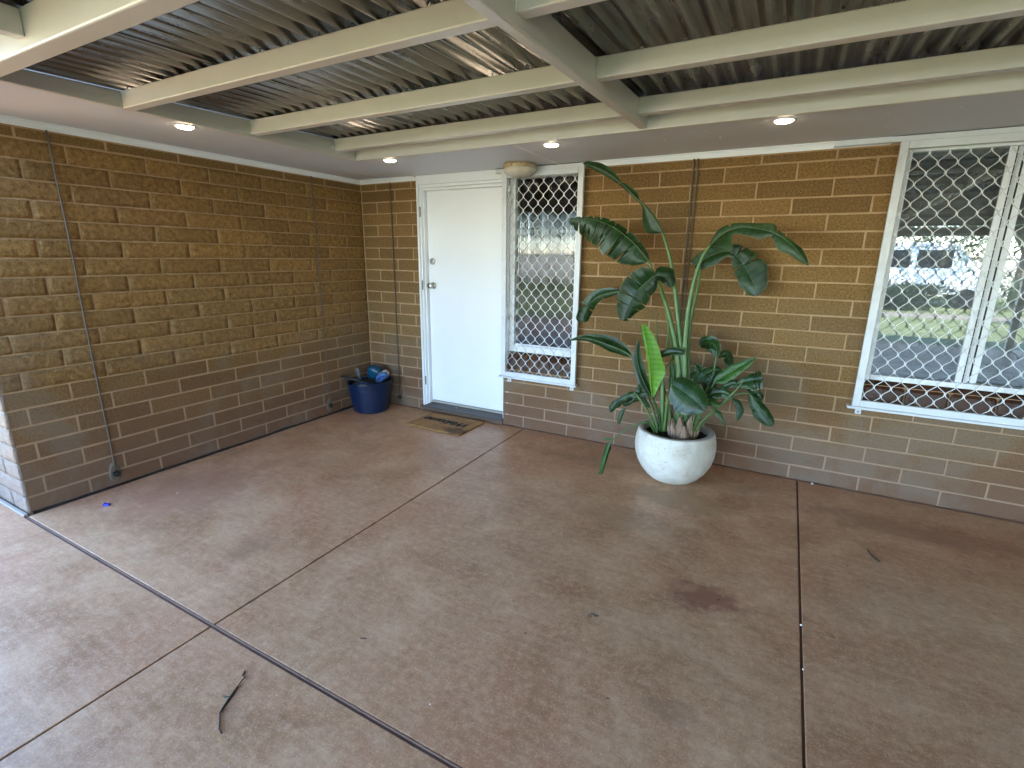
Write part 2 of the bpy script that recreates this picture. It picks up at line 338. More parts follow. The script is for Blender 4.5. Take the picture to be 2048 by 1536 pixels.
# ------------------------------------------------------------------ mesh helpers
class MB:
    def __init__(self): self.v = []; self.f = []; self.uv = {}
    def vert(self, x, y, z): self.v.append((x, y, z)); return len(self.v) - 1
    def box(self, x0, x1, y0, y1, z0, z1):
        i = len(self.v)
        self.v += [(x0, y0, z0), (x1, y0, z0), (x1, y1, z0), (x0, y1, z0), (x0, y0, z1), (x1, y0, z1), (x1, y1, z1), (x0, y1, z1)]
        self.f += [(i, i+3, i+2, i+1), (i+4, i+5, i+6, i+7), (i, i+1, i+5, i+4), (i+1, i+2, i+6, i+5), (i+2, i+3, i+7, i+6), (i+3, i, i+4, i+7)]
        return self
    def lathe(self, prof, cx=0, cy=0, n=48, zfun=None, cap0=False, cap1=False):
        i0 = len(self.v)
        for r_, z in prof:
            for k in range(n):
                a = 2 * math.pi * k / n
                zz = z + (zfun(a, z) if zfun else 0)
                self.v.append((cx + r_ * math.cos(a), cy + r_ * math.sin(a), zz))
        for j in range(len(prof) - 1):
            for k in range(n):
                a = i0 + j * n + k; b = i0 + j * n + (k + 1) % n
                self.f.append((a, b, b + n, a + n))
        if cap0: self.f.append(tuple(i0 + k for k in reversed(range(n))))
        if cap1:
            j = i0 + (len(prof) - 1) * n; self.f.append(tuple(j + k for k in range(n)))
        return self
    def tube(self, pts, rad, n=8, flat=1.0, cap=True):
        pts = [Vector(p) for p in pts]; i0 = len(self.v); m = len(pts)
        rads = rad if isinstance(rad, (list, tuple)) else [rad] * m
        ref = None
        for j, p in enumerate(pts):
            t = (pts[min(j + 1, m - 1)] - pts[max(j - 1, 0)]).normalized()
            if ref is None:
                ref = Vector((0, 0, 1)) if abs(t.z) < 0.9 else Vector((0, 1, 0))
            s = t.cross(ref).normalized(); w = s.cross(t).normalized(); ref = w
            for k in range(n):
                a = 2 * math.pi * k / n
                q = p + rads[j] * (math.cos(a) * s + flat * math.sin(a) * w)
                self.v.append(tuple(q)); self.uv[len(self.v) - 1] = (j / max(1, m - 1), k / n)
        for j in range(m - 1):
            for k in range(n):
                a = i0 + j * n + k; b = i0 + j * n + (k + 1) % n
                self.f.append((a, b, b + n, a + n))
        if cap:
            self.f.append(tuple(i0 + k for k in reversed(range(n)))); e = i0 + (m - 1) * n; self.f.append(tuple(e + k for k in range(n)))
        return self
    def mesh(self, name, smooth=False):
        me = bpy.data.meshes.new(name); me.from_pydata(self.v, [], self.f); me.update()
        if self.uv:
            ul = me.uv_layers.new(name="UVMap")
            for lp in me.loops: ul.data[lp.index].uv = self.uv.get(lp.vertex_index, (0, 0))
        if smooth:
            for p in me.polygons: p.use_smooth = True
        return me
def link(name, me, m, parent=None, loc=None, rot=None):
    o = bpy.data.objects.new(name, me); col.objects.link(o)
    if me is not None and m is not None and not me.materials: me.materials.append(MAT[m])
    if parent is not None: o.parent = parent
    if loc is not None: o.location = loc
    if rot is not None: o.rotation_euler = rot
    return o
def part(name, mb, m, parent=None, loc=None, rot=None, smooth=False, bevel=0.0):
    o = link(name, mb.mesh(name, smooth), m, parent, loc, rot)
    if bevel:
        b = o.modifiers.new("bevel", 'BEVEL'); b.width = bevel; b.segments = 2; b.limit_method = 'ANGLE'; b.angle_limit = R(40)
    return o
def tag(o, label, cat, group=None):
    o["label"] = label; o["category"] = cat
    if group: o["group"] = group
    return o
def thing(name, label, cat, loc=(0, 0, 0), rotz=0.0, group=None):
    o = bpy.data.objects.new(name, None); col.objects.link(o); o.empty_display_size = 0.1
    o.location = loc; o.rotation_euler = (0, 0, rotz); return tag(o, label, cat, group)
def struct(name, mb, m, **kw):
    o = part(name, mb, m, **kw); o["kind"] = "structure"; return o
def copy_tree(o, parent=None):
    c = o.copy(); col.objects.link(c); c.parent = parent
    for ch in list(o.children): copy_tree(ch, c)
    return c
rnd = random.Random(7)
C = 0.106                      # one course: block plus joint

# ------------------------------------------------------------------ ground, slabs
g = MB()
g.box(-90, 90, -110, 60, -0.6, -0.06)
struct("lawn", g, "lawn")
g = MB(); g.box(-6.0, 9.5, -8.0, -0.0, -0.2, -0.007)
floor = struct("patio_floor", g, "joint_filler")
JX = [(-6.0, 1.841), (1.850, 4.0265), (4.0365, 6.6), (6.61, 9.5)]
def slab(x0, x1, y0, y1):
    mb = MB(); mb.box(x0, x1, y0, y1, -0.1, 0.0)
    part("slab", mb, "concrete", floor, bevel=0.003)
for i, (x0, x1) in enumerate(JX):
    slab(0.016 if i == 0 else x0, x1, -2.875, -0.016)
    slab(x0, x1, -5.6, -2.894); slab(x0, x1, -8.0, -5.612)
g = MB(); g.tube([(0.02, -2.8795, -0.005), (3.0, -2.8795, -0.004), (9.4, -2.8795, -0.005)], 0.0045, 6)
part("joint_edge_strip", g, "joint_filler", floor)
g = MB(); g.box(-4.0, 0.004, -2.893, -2.872, -0.02, 0.012)
part("wall_footing_strip", g, "footing", floor, bevel=0.004)
g = MB(); g.box(-40, 60, -15.6, -14.2, -0.3, -0.04); struct("gravel_path", g, "gravel_path")

# ------------------------------------------------------------------ block walls
brick_cache = {}
def brick_mesh(L, H, D, rough, var, endface=False):
    key = (round(L, 3), round(H, 3), round(D, 3), rough, var, endface)
    if key in brick_cache: return brick_cache[key]
    rr = random.Random(hash(key) & 0xffff)
    mb = MB(); nx = 13 if rough else 5; nz = 4 if rough else 3
    off = Vector((rr.uniform(0, 50), rr.uniform(0, 50), rr.uniform(0, 50)))
    grid = {}
    for i in range(nx + 1):
        for j in range(nz + 1):
            if rough: tx = i / nx; tz = j / nz
            else:
                tx = [0, 0.004 / L, 0.33, 0.66, 1 - 0.004 / L, 1][i]; tz = [0, 0.004 / H, 1 - 0.004 / H, 1][j]
            x = -L / 2 + tx * L; z = tz * H
            e = i in (0, nx) or j in (0, nz)
            if rough:
                d = 0.004 * mnoise.noise(Vector((x * 24, z * 24, 0)) + off) + 0.0045 * mnoise.noise(Vector((x * 60, z * 60, 3)) + off) + 0.001
                y = -0.0004 if e else min(-0.0006, -d - 0.0010)
                if e: y += rr.uniform(-0.001, 0.0008)
                if i in (0, nx) and 0 < j < nz: x += rr.uniform(-0.0018, 0.0018)
                if j in (0, nz) and 0 < i < nx: z += rr.uniform(-0.0016, 0.0016)
            else:
                y = 0.003 if e else 0.0008 * mnoise.noise(Vector((x * 15, z * 15, 0)) + off)
                if e: z += rr.uniform(-0.0016, 0.0016); x += rr.uniform(-0.0015, 0.0015) if i in (0, nx) else 0
            grid[i, j] = mb.vert(x, y, z)
    for i in range(nx):
        for j in range(nz):
            mb.f.append((grid[i, j], grid[i+1, j], grid[i+1, j+1], grid[i, j+1]))
    bk = {}
    for i in range(nx + 1):
        for j in (0, nz):
            a = mb.v[grid[i, j]]; bk[i, j] = mb.vert(a[0], D, a[2])
    for j in range(nz + 1):
        for i in (0, nx):
            if (i, j) not in bk: a = mb.v[grid[i, j]]; bk[i, j] = mb.vert(a[0], D, a[2])
    for i in range(nx):
        mb.f.append((bk[i, 0], bk[i+1, 0], grid[i+1, 0], grid[i, 0])); mb.f.append((grid[i, nz], grid[i+1, nz], bk[i+1, nz], bk[i, nz]))
    for j in range(nz):
        mb.f.append((bk[0, j+1], bk[0, j], grid[0, j], grid[0, j+1])); mb.f.append((grid[nx, j+1], grid[nx, j], bk[nx, j], bk[nx, j+1]))
    me = mb.mesh("brick")
    if rough:
        for p in me.polygons: p.use_smooth = True
    me.materials.append(MAT["block_daylit" if endface else "block_rough" if rough else "block_smooth"])
    brick_cache[key] = me; return me
JT = 0.009
def lay(parent, a0, a1, joints, k, place, rough, H=None, D=0.06, endD=None, pale=False):
    """one course between a0 and a1 with perpends at `joints`; place(mid, z, mesh)"""
    cuts = sorted([j for j in joints if a0 + 0.03 < j < a1 - 0.03])
    edges = [a0] + cuts + [a1]
    h = (H if H else C) - JT
    for n, (s, e) in enumerate(zip(edges[:-1], edges[1:])):
        s2 = s + (JT / 2 if n > 0 else 0); e2 = e - (JT / 2 if n < len(edges) - 2 else 0)
        d = endD if (endD and n == 0) else D
        me = brick_mesh(e2 - s2, h, d, rough, rnd.randrange(5), pale)
        place((s2 + e2) / 2, k * C + JT / 2, me)

# left wall: faces +X, runs from Y=0 to Y=-2.862
lw = MB(); lw.box(-0.20, -0.0015, -2.852, 0.0, -0.05, 2.30)
left_wall = tag(part("block_wall", lw, "mortar"), "tan brown wall of mostly rough rock-faced blocks beside the blue tub", "wall")
def place_left(mid, z, me):
    o = link("brick", me, None, left_wall, (rnd.uniform(-0.0003, 0.0009), mid, z), (0, 0, R(90)))
for k in range(21):
    js = [-(0.440 + 0.4222 * i) for i in range(7)] if k % 2 == 0 else [-(0.2285 + 0.4225 * i) for i in range(8)]
    js = [j + rnd.uniform(-0.006, 0.006) for j in js]
    lay(left_wall, -2.853, -0.002, js, k, place_left, 7 <= k <= 19, H=(0.062 if k == 20 else None), D=0.06)
# return of the left wall, faces -Y
fwm = MB(); fwm.box(-4.0, -0.006, -2.8620, -2.8545, -0.05, 2.30); fwm.box(-4.0, -0.21, -2.8540, -2.66, -0.05, 2.30)
front_wall = tag(part("block_wall", fwm, "footing"), "end face of the house wall round the corner from the rock-faced blocks, daylight mixed into its colour", "wall")
def place_front(mid, z, me): link("brick", me, None, front_wall, (mid, -2.866 + rnd.uniform(-.001, .001), z), (0, 0, 0))
for k in range(21):
    e = 0.001
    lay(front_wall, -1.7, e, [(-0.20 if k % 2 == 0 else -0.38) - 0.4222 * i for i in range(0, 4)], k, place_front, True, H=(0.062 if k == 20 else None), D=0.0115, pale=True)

# back wall: faces -Y, with door and window openings
DX0, DX1 = 0.693, 1.618
W1 = (1.665, 2.295, 0.640); W2 = (4.312, 6.10, 0.745)
bw = MB()
for (x0, x1, z0, z1) in [(-0.2, DX0, -0.05, 2.30), (DX1, W1[1], -0.05, W1[2]), (W1[1], W2[0], -0.05, 2.30), (W2[0], W2[1], -0.05, W2[2]), (W2[1], 9.4, -0.05, 2.30), (DX0, W1[1], 2.21, 2.30), (W2[0], W2[1], 2.21, 2.30)]:
    bw.box(x0, x1, 0.0025, 0.20, z0, z1)
back_wall = tag(part("block_wall", bw, "mortar"), "tan brown smooth block wall with the white door and windows", "wall")
def place_back(mid, z, me): link("brick", me, None, back_wall, (mid, rnd.uniform(-.0012, .0012), z), (0, 0, rnd.uniform(-.002, .002)))
for k in range(21):
    z0 = k * C; H = 0.062 if k == 20 else None
    jl = [0.200 + 0.427 * i for i in range(2)] if k % 2 == 0 else [0.431]
    jr = [1.830 + 0.4266 * i for i in range(20)] if k % 2 == 0 else [1.616 + 0.4266 * i for i in range(20)]
    jl = [j + rnd.uniform(-.005, .005) for j in jl]; jr = [j + rnd.uniform(-.006, .006) for j in jr]
    lay(back_wall, 0.012, DX0 - 0.002, jl, k, place_back, False, H=H)
    segs = []
    if z0 + C <= W1[2] + 0.02: segs.append((DX1, W2[0] if z0 + C > W2[2] + 0.02 else 6.9))
    elif z0 + C <= W2[2] + 0.02: segs.append((W1[1], 6.9))
    else: segs.append((W1[1], W2[0])); segs.append((W2[1], 6.9))
    for a, b in segs: lay(back_wall, a, b, jr, k, place_back, False, H=H)

# dirt and old bitumen packed in the joint between floor and walls
for nm, a, b in (("x", None, None),):
    mb = MB(); ys = [-2.85 + i * 0.035 for i in range(82)]
    i0 = 0
    for y in ys:
        w = 0.012 + 0.012 * max(0, mnoise.noise(Vector((y * 5, 3, 1)))) + 0.006 * mnoise.noise(Vector((y * 31, 8, 2))); h = 0.010 + 0.012 * max(0, mnoise.noise(Vector((y * 4, 1, 7)))) + 0.005 * mnoise.noise(Vector((y * 40, 1, 7)))
        mb.v += [(-0.004, y, -0.01), (max(0.006, w), y, 0.002), (0.0065, y, max(0.004, h)), (-0.004, y, max(0.006, h * 1.2))]
    for i in range(len(ys) - 1):
        for k in range(3): a = i * 4 + k; mb.f.append((a, a + 1, a + 5, a + 4))
    part("bitumen_seam", mb, "bolt_black", left_wall)
    mb = MB(); xs = [0.02 + i * 0.04 for i in range(225)]; xs = [x for x in xs if x < DX0 or x > DX1]
    for x in xs:
        h = 0.006 + 0.005 * mnoise.noise(Vector((x * 9, 2, 7)))
        mb.v += [(x, -0.018 - 0.003 * mnoise.noise(Vector((x * 17, 0, 0))), 0.0018), (x, -0.003, max(0.003, h)), (x, 0.006, max(0.003, h))]
    for i in range(len(xs) - 1):
        if xs[i + 1] - xs[i] > 0.1: continue
        for k in range(2): a = i * 3 + k; mb.f.append((a, a + 3, a + 4, a + 1))
    part("joint_dirt", mb, "joint_filler", back_wall)

# ------------------------------------------------------------------ house roof and room behind the windows
g = MB()
for (x0, x1, y0, y1) in [(-6.0, 0.74, -2.90, 8.0), (0.74, 9.6, -0.76, 8.0)]:
    g.box(x0, x1, y0, y1, 2.40, 2.55)
g.box(9.45, 9.6, -8.0, 0.2, 2.40, 2.55)
house_roof = tag(part("house_roof", g, "roof_outer"), "low grey house roof above the soffit", "roof")
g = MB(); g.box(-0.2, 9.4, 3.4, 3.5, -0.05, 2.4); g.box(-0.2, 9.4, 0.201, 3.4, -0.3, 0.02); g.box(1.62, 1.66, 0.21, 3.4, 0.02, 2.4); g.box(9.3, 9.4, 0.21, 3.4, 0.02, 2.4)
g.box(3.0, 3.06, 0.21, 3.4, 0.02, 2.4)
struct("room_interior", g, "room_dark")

# ------------------------------------------------------------------ soffit
SZ = 2.222
sof = thing("eave_soffit", "flat grey soffit lining under the eaves with white cornice", "soffit", (0, 0, 0))
for (x0, x1, y0, y1) in [(-0.0, 0.777, -2.862, -0.822), (-0.0, 0.777, -0.819, 0.0), (0.780, 2.118, -0.818, 0.0), (2.121, 5.2, -0.818, 0.0), (5.203, 9.3, -0.818, 0.0)]:
    mb = MB(); mb.box(x0, x1, y0, y1, SZ, SZ + 0.006); part("soffit_sheet", mb, "soffit_paint", sof)
mb = MB(); mb.box(2.112, 2.127, -0.817, -0.03, SZ - 0.0025, SZ - 0.0003); part("joint_cover_strip", mb, "white_trim", sof)
mb = MB(); mb.box(0.30, 0.312, -0.818, -0.03, SZ - 0.0025, SZ - 0.0003); part("joint_cover_strip", mb, "soffit_paint", sof)
def cornice(pts_axis, a0, a1):
    prof = [(0.0, SZ - 0.038), (0.007, SZ - 0.038), (0.008, SZ - 0.020), (0.013, SZ - 0.019), (0.016, SZ - 0.008), (0.030, SZ - 0.006), (0.031, SZ - 0.0005), (0.0, SZ - 0.0005)]
    mb = MB(); n = len(prof)
    for a in (a0, a1):
        for d, z in prof:
            if pts_axis == 'left':
                yy = a if a < -1 else -d * 1.0
                mb.v.append((d, yy if a > -1 else a, z))
            else: mb.v.append((a if a > 1 or a0 > 0.5 else d, -d, z))
    for k in range(n): mb.f.append((k, (k + 1) % n, n + (k + 1) % n, n + k))
    mb.f.append(tuple(range(n - 1, -1, -1))); mb.f.append(tuple(range(n, 2 * n)))
    return mb
part("cornice", cornice('left', -2.86, 0.0), "white_trim", sof)
part("cornice", cornice('back', 0.0, DX0 + 0.0), "white_trim", sof) if False else None
mb = cornice('back', 0.0, 1.5); mb.v = [(min(x, DX0 - 0.004), y, z) for x, y, z in mb.v]; part("cornice", mb, "white_trim", sof)
mb = cornice('back', 2.36, 4.22); part("cornice", mb, "white_trim", sof)
mb = cornice('back', 6.2, 9.2); part("cornice", mb, "white_trim", sof)
nl = MB()
for (x, y) in [(0.36, -2.2), (0.40, -2.35), (0.55, -2.3), (0.30, -1.75), (0.52, -1.6), (0.31, -1.2), (0.5, -1.05), (0.45, -0.62), (0.33, -0.5), (2.95, -0.62), (3.02, -0.5), (3.28, -0.64), (3.33, -0.42), (4.12, -0.62), (4.15, -0.33), (4.4, -0.6), (1.5, -0.6), (1.52, -0.35), (2.5, -0.62), (2.52, -0.3)]:
    nl.lathe([(0.0045, SZ - 0.0015), (0.0035, SZ - 0.003), (0.0005, SZ - 0.0035)], x, y, 8)
part("nail_heads", nl, "white_chip", sof)["kind"] = "stuff"

# ------------------------------------------------------------------ carport roof
car = thing("carport_roof", "cream steel carport frame with corrugated metal roof sheets", "carport", (0.78, -0.82, 2.2))
def cpart(name, mb, m, parent=None, **kw):
    mb.v = [(x - 0.78, y + 0.82, z - 2.2) for x, y, z in mb.v] if parent is None else mb.v
    return part(name, mb, m, parent or car, **kw)
SL = 0.0265
def pz(y): return 2.249 + SL * (y + 1.033)          # underside of purlins
def beam_y(x0, x1, ya, yb, zb, zt):                  # a member along Y following the fall: zb/zt functions of y
    mb = MB(); i = 0
    for y in (ya, yb):
        mb.v += [(x0, y, zb(y)), (x1, y, zb(y)), (x1, y, zt(y)), (x0, y, zt(y))]
    mb.f += [(0, 1, 2, 3), (7, 6, 5, 4), (0, 4, 5, 1), (1, 5, 6, 2), (2, 6, 7, 3), (3, 7, 4, 0)]
    return mb
def sheet_z(y): return pz(y) + 0.082
XB = [2.950, 5.120, 7.290, 9.40]                     # rafters
# edge members against the soffit
cpart("edge_beam", beam_y(0.745, 0.780, -2.86, -0.82, lambda y: 2.2165, lambda y: max(2.26, sheet_z(y) - 0.002)), "steel_cream", bevel=0.004)
mb = MB(); mb.box(0.745, 9.4, -0.820, -0.785, 2.2165, 2.335); cpart("edge_beam", mb, "steel_cream", bevel=0.004)
for X in XB:
    cpart("rafter", beam_y(X, X + 0.046, -7.7, -0.8215, lambda y: 2.221 + 0.029 * (y + 0.85), lambda y: sheet_z(y) - 0.003), "steel_cream", bevel=0.006)
hook = MB()
hook.tube([(0, 0, -0.02), (0, 0, 0.012), (0.002, 0.004, 0.020), (0.006, 0.012, 0.024), (0.010, 0.020, 0.020)], 0.0028, 6)
hook_me = hook.mesh("hook_bolt", True); hook_me.materials.append(MAT["hinge_steel"])
PY = [-1.033, -1.690, -2.380, -3.62, -4.32, -5.02, -5.72, -6.42, -7.12]
for py in PY:
    for b in range(len(XB)):
        x0 = 0.780 if b == 0 else XB[b - 1] + 0.046; x1 = XB[b]
        w = 0.055; z0 = pz(py)
        mb = MB(); mb.box(x0 + 0.001, x1 - 0.001, 0, w, 0, 0.080)
        o = part("purlin", mb, "steel_cream", car, (-0.78, py + 0.82, z0 - 2.2), bevel=0.005)
        # weld beads at both ends
        for xe in (x0 + 0.002, x1 - 0.002):
            wb = MB(); wb.tube([(xe, -0.002, 0.002), (xe, -0.003, 0.03), (xe, -0.002, 0.055), (xe, -0.003, 0.078)], [0.0045, 0.0035, 0.005, 0.004], 6)
            part("weld_bead", wb, "steel_cream", o, smooth=True)
        if py > -3:
            x = 0.86 + 0.1668 * 0
            for i in range(60):
                hx = 0.8336 + 0.16665 * i
                if x0 + 0.02 < hx < x1 - 0.02: link("hook_bolt", hook_me, None, o, (hx, 0.012, 0.080))
# main cross beam and the stub rafters behind it
mb = MB(); mb.box(-2.5, 2.949, -3.010, -2.938, 2.150, 2.268); cpart("cross_beam", mb, "steel_cream", bevel=0.006)
for xs in (1.515, -0.3):
    cpart("stub_rafter", beam_y(xs, xs + 0.052, -3.6, -3.011, lambda y: 2.183, lambda y: 2.262), "steel_cream", bevel=0.004)
# corrugated sheets
PITCH, AMP = 0.08333, 0.0135
x = 0.762; si = 0
while x < 9.2:
    mb = MB(); n = 9 * 9 + 4
    for i in range(n + 1):
        xx = x + i * (0.762 + 0.03) / n
        zz = AMP * math.cos(2 * math.pi * (xx - 0.8336) / PITCH) + AMP + 0.0015 * (si % 2)
        for y in (-7.9, -0.79):
            mb.v.append((xx, y, sheet_z(y) + zz + 0.001 * mnoise.noise(Vector((xx * 3, y, 0)))))
    for i in range(n): a = i * 2; mb.f.append((a, a + 2, a + 3, a + 1))
    o = cpart("roof_sheet", mb, "zinc_sheet", smooth=True)
    sd = o.modifiers.new("thickness", 'SOLIDIFY'); sd.thickness = 0.0008; sd.offset = 1
    x += 0.762; si += 1
mb = MB(); mb.box(0.7, 9.4, -7.96, -7.90, 1.955, 2.11); cpart("gutter", mb, "steel_cream", bevel=0.004)
for X in XB:
    mb = MB(); mb.box(X - 0.02, X + 0.07, -7.75, -7.66, 0.0, 2.02); cpart("post", mb, "steel_cream", bevel=0.005)


# ------------------------------------------------------------------ unseen side fence, added to cut and bounce light
sw = thing("light_baffle_fence", "tall cream fence added out of view to cut and bounce side light", "fence", (9.6, -4.0, 0.0))
for i in range(16):
    mb = MB(); mb.box(-0.02, 0.02, -4.0 + 0.5 * i + 0.004, -3.5 + 0.5 * i - 0.004, -0.05, 2.2); part("baffle_panel", mb, "fence_cream", sw)
mb = MB(); mb.box(-0.04, 0.04, -4.0, 4.0, 2.201, 2.26); part("baffle_top_rail", mb, "fence_cream", sw)

# ------------------------------------------------------------------ entry door
door = thing("entry_door", "white flush entry door in white frame with two nickel locks", "door", (1.15, 0.0, 0.0))
def at(mb, o):
    mb.v = [(x - o.location.x, y - o.location.y, z - o.location.z) for x, y, z in mb.v]; return mb
def prof_v(pts, z0, z1):       # vertical extrusion of an XY outline
    mb = MB(); n = len(pts)
    for z in (z0, z1): mb.v += [(x, y, z) for x, y in pts]
    for k in range(n): mb.f.append((k, (k + 1) % n, n + (k + 1) % n, n + k))
    mb.f.append(tuple(range(n - 1, -1, -1))); mb.f.append(tuple(range(n, 2 * n))); return mb
LZ0, LZ1 = 0.092, 2.098
mb = MB(); mb.box(0.736, 1.600, 0.090, 0.130, LZ0, LZ1); leaf_ob = part("door_leaf", at(mb, door), "white_gloss", door, bevel=0.002)
jam = part("frame", at(prof_v([(DX0, -0.008), (0.712, -0.010), (0.714, 0.012), (0.724, 0.014), (0.726, 0.045), (0.733, 0.047), (0.734, 0.150), (DX0, 0.150)], 0.052, 2.1455), door), "white_gloss", door)
part("frame", at(prof_v([(DX1 + 0.045, 0.002), (DX1 + 0.045, 0.15), (1.602, 0.15), (1.602, 0.047), (1.61, 0.045), (1.612, 0.006)], 0.052, 2.105), door), "white_gloss", door)
mb = MB(); mb.box(DX0, DX1 + 0.04, -0.010, 0.15, 2.146, 2.2215); part("frame", at(mb, door), "white_gloss", door, bevel=0.002)
mb = MB(); mb.box(DX0 + 0.018, DX1 + 0.03, 0.012, 0.15, 2.122, 2.1455); part("frame", at(mb, door), "white_gloss", door, bevel=0.002)
mb = MB(); mb.box(DX0 + 0.030, DX1 + 0.02, 0.045, 0.15, 2.1005, 2.1215); part("frame", at(mb, door), "white_gloss", door, bevel=0.002)
for z in (0.265, 1.205, 1.87):
    hg = MB(); hg.box(0.7155, 0.7235, 0.006, 0.013, z, z + 0.085); o = part("hinge", at(hg, door), "hinge_steel", door)
    hg = MB(); hg.tube([(0.7135, 0.006, z - 0.004), (0.7135, 0.006, z + 0.089)], 0.0042, 8); part("hinge_pin", at(hg, door), "hinge_steel", o, smooth=False)
    o.children[0].matrix_parent_inverse = Matrix()
lk = MB(); lk.lathe([(0.0, 0.0), (0.031, 0.0), (0.031, 0.008), (0.026, 0.014), (0.016, 0.016), (0.0, 0.016)], n=28)
o = part("deadbolt", lk, "nickel", door, (0.786 - 1.15, 0.090, 1.468), (R(90), 0, 0), smooth=False)
kb = MB(); kb.box(-0.0015, 0.0015, -0.006, 0.006, 0.0161, 0.0168); part("keyhole", kb, "bolt_black", o)
lk = MB(); lk.lathe([(0.0, 0.0), (0.032, 0.0), (0.032, 0.006), (0.024, 0.012), (0.013, 0.014), (0.012, 0.034), (0.022, 0.040), (0.027, 0.050), (0.026, 0.064), (0.019, 0.070), (0.0, 0.071)], n=28)
o = part("door_knob", lk, "nickel", door, (0.788 - 1.15, 0.090, 1.241), (R(90), 0, 0), smooth=True)
kb = MB(); kb.box(-0.0015, 0.0015, -0.006, 0.006, 0.0709, 0.0722); part("keyhole", kb, "bolt_black", o)
mb = MB(); mb.box(0.736, 1.602, 0.083, 0.135, 0.066, 0.082); part("sill_strip", at(mb, door), "sill_timber", door, bevel=0.003)
mb = MB(); mb.v = [(DX0 - 0.02, -0.030, 0.040), (DX1, -0.030, 0.040), (DX1, 0.075, 0.056), (DX0 + 0.0, 0.075, 0.056), (DX0 - 0.02, -0.030, 0.0505), (DX1, -0.030, 0.0505), (DX1, 0.0825, 0.067), (DX0, 0.0825, 0.067)]
mb.f = [(0, 3, 2, 1), (4, 5, 6, 7), (0, 1, 5, 4), (1, 2, 6, 5), (2, 3, 7, 6), (3, 0, 4, 7)]
part("sill", at(mb, door), "sill_metal", door, bevel=0.002)
mb = MB(); mb.box(DX0 - 0.015, DX1 + 0.0, -0.012, 0.15, -0.01, 0.0395); part("sill_base", at(mb, door), "sill_base_brown", door, bevel=0.004)
mb = MB(); mb.box(1.555, 1.60, 0.0885, 0.0897, 2.063, 2.066); part("chip_mark", at(mb, door), "bolt_black", door)

# ------------------------------------------------------------------ windows
def bar(o, name, m, x0, x1, y0, y1, z0, z1, bev=0.002):
    mb = MB(); mb.box(x0, x1, y0, y1, z0, z1); return part(name, at(mb, o), m, o, bevel=bev)
win1 = thing("sidelight_window", "narrow fixed window of reeded glass beside the white door", "window", (1.98, 0.0, W1[2]))
x0, x1, zb = W1; zt = 2.2205
bar(win1, "frame", "white_trim", x0, x0 + 0.048, 0.02, 0.11, zb + 0.06, zt)
bar(win1, "frame", "white_trim", x1 - 0.034, x1, 0.02, 0.11, zb + 0.06, zt)
bar(win1, "frame", "white_trim", x0 + 0.049, x1 - 0.035, 0.02, 0.11, zt - 0.075, zt)
bar(win1, "frame", "white_trim", x0 + 0.049, x1 - 0.035, 0.018, 0.11, zb + 0.06, zb + 0.115)
bar(win1, "glazing_bead", "white_trim", x0 + 0.05, x1 - 0.036, 0.045, 0.058, zb + 0.116, zb + 0.128)
mb = MB(); gx0, gx1, gz0, gz1 = x0 + 0.049, x1 - 0.035, zb + 0.116, zt - 0.076; n = 10 * 28
rg = random.Random(12); ribs = []; xx = gx0
while xx < gx1 - 0.012:
    w = rg.uniform(0.015, 0.026); ribs.append((xx, min(xx + w, gx1), rg.uniform(0.0012, 0.0042), rg.uniform(-0.0012, 0.0012))); xx += w
for (xa_, xb_, am, tl) in ribs:
    for i in range(9):
        f_ = i / 8; yy = 0.062 - am * math.sin(math.pi * f_) + tl * (f_ - 0.5)
        mb.v += [(xa_ + (xb_ - xa_) * f_, yy, gz0), (xa_ + (xb_ - xa_) * f_, yy, gz1)]
n = len(mb.v) // 2
for i in range(n - 1): a = 2 * i; mb.f.append((a, a + 2, a + 3, a + 1))
part("reeded_pane", at(mb, win1), "reeded_glass", win1, smooth=True)
def sill_tiles(o, xa, xb, z, w, yb):
    xx = xa
    while xx < xb - 0.03:
        e = min(xx + w, xb)
        mb = MB()
        mb.v = [(xx + .003, -0.012, z - 0.130), (e - .003, -0.012, z - 0.130), (e - .003, yb, z - 0.010), (xx + .003, yb, z - 0.010), (xx + .003, -0.012, z - 0.022), (e - .003, -0.012, z - 0.022), (e - .003, yb, z + 0.030), (xx + .003, yb, z + 0.030)]
        mb.f = [(0, 3, 2, 1), (4, 5, 6, 7), (0, 1, 5, 4), (1, 2, 6, 5), (2, 3, 7, 6), (3, 0, 4, 7)]
        part("sill_tile", at(mb, o), "sill_tile", o, bevel=0.012)
        xx += w
sill_tiles(win1, x0, x1, zb + 0.025, 0.105, 0.03)
win2 = thing("sliding_window", "wide white aluminium sliding window with closed grey blind", "window", (5.2, 0.0, W2[2]))
x0, x1, zb = W2
bar(win2, "frame", "white_trim", x0, x0 + 0.026, 0.02, 0.10, zb + 0.03, zt)
bar(win2, "frame", "white_trim", x1 - 0.026, x1, 0.02, 0.10, zb + 0.03, zt)
bar(win2, "frame", "white_trim", x0 + 0.027, x1 - 0.027, 0.02, 0.10, zt - 0.085, zt)
bar(win2, "frame", "white_trim", x0 + 0.027, x1 - 0.027, 0.015, 0.10, zb + 0.03, zb + 0.062)
bar(win2, "sash_stile", "white_trim", 4.765, 4.797, 0.030, 0.052, zb + 0.063, zt - 0.086)
bar(win2, "sash_stile", "white_trim", 4.803, 4.832, 0.056, 0.080, zb + 0.063, zt - 0.086)
bar(win2, "sash_stile", "white_trim", 4.842, 4.872, 0.060, 0.084, zb + 0.063, zt - 0.086)
bar(win2, "gap_shade_bar", "black_rubber_and_gap_shade", 4.7975, 4.8025, 0.034, 0.08, zb + 0.063, zt - 0.086, 0)  # black bars paint the shaded gaps between the sash stiles
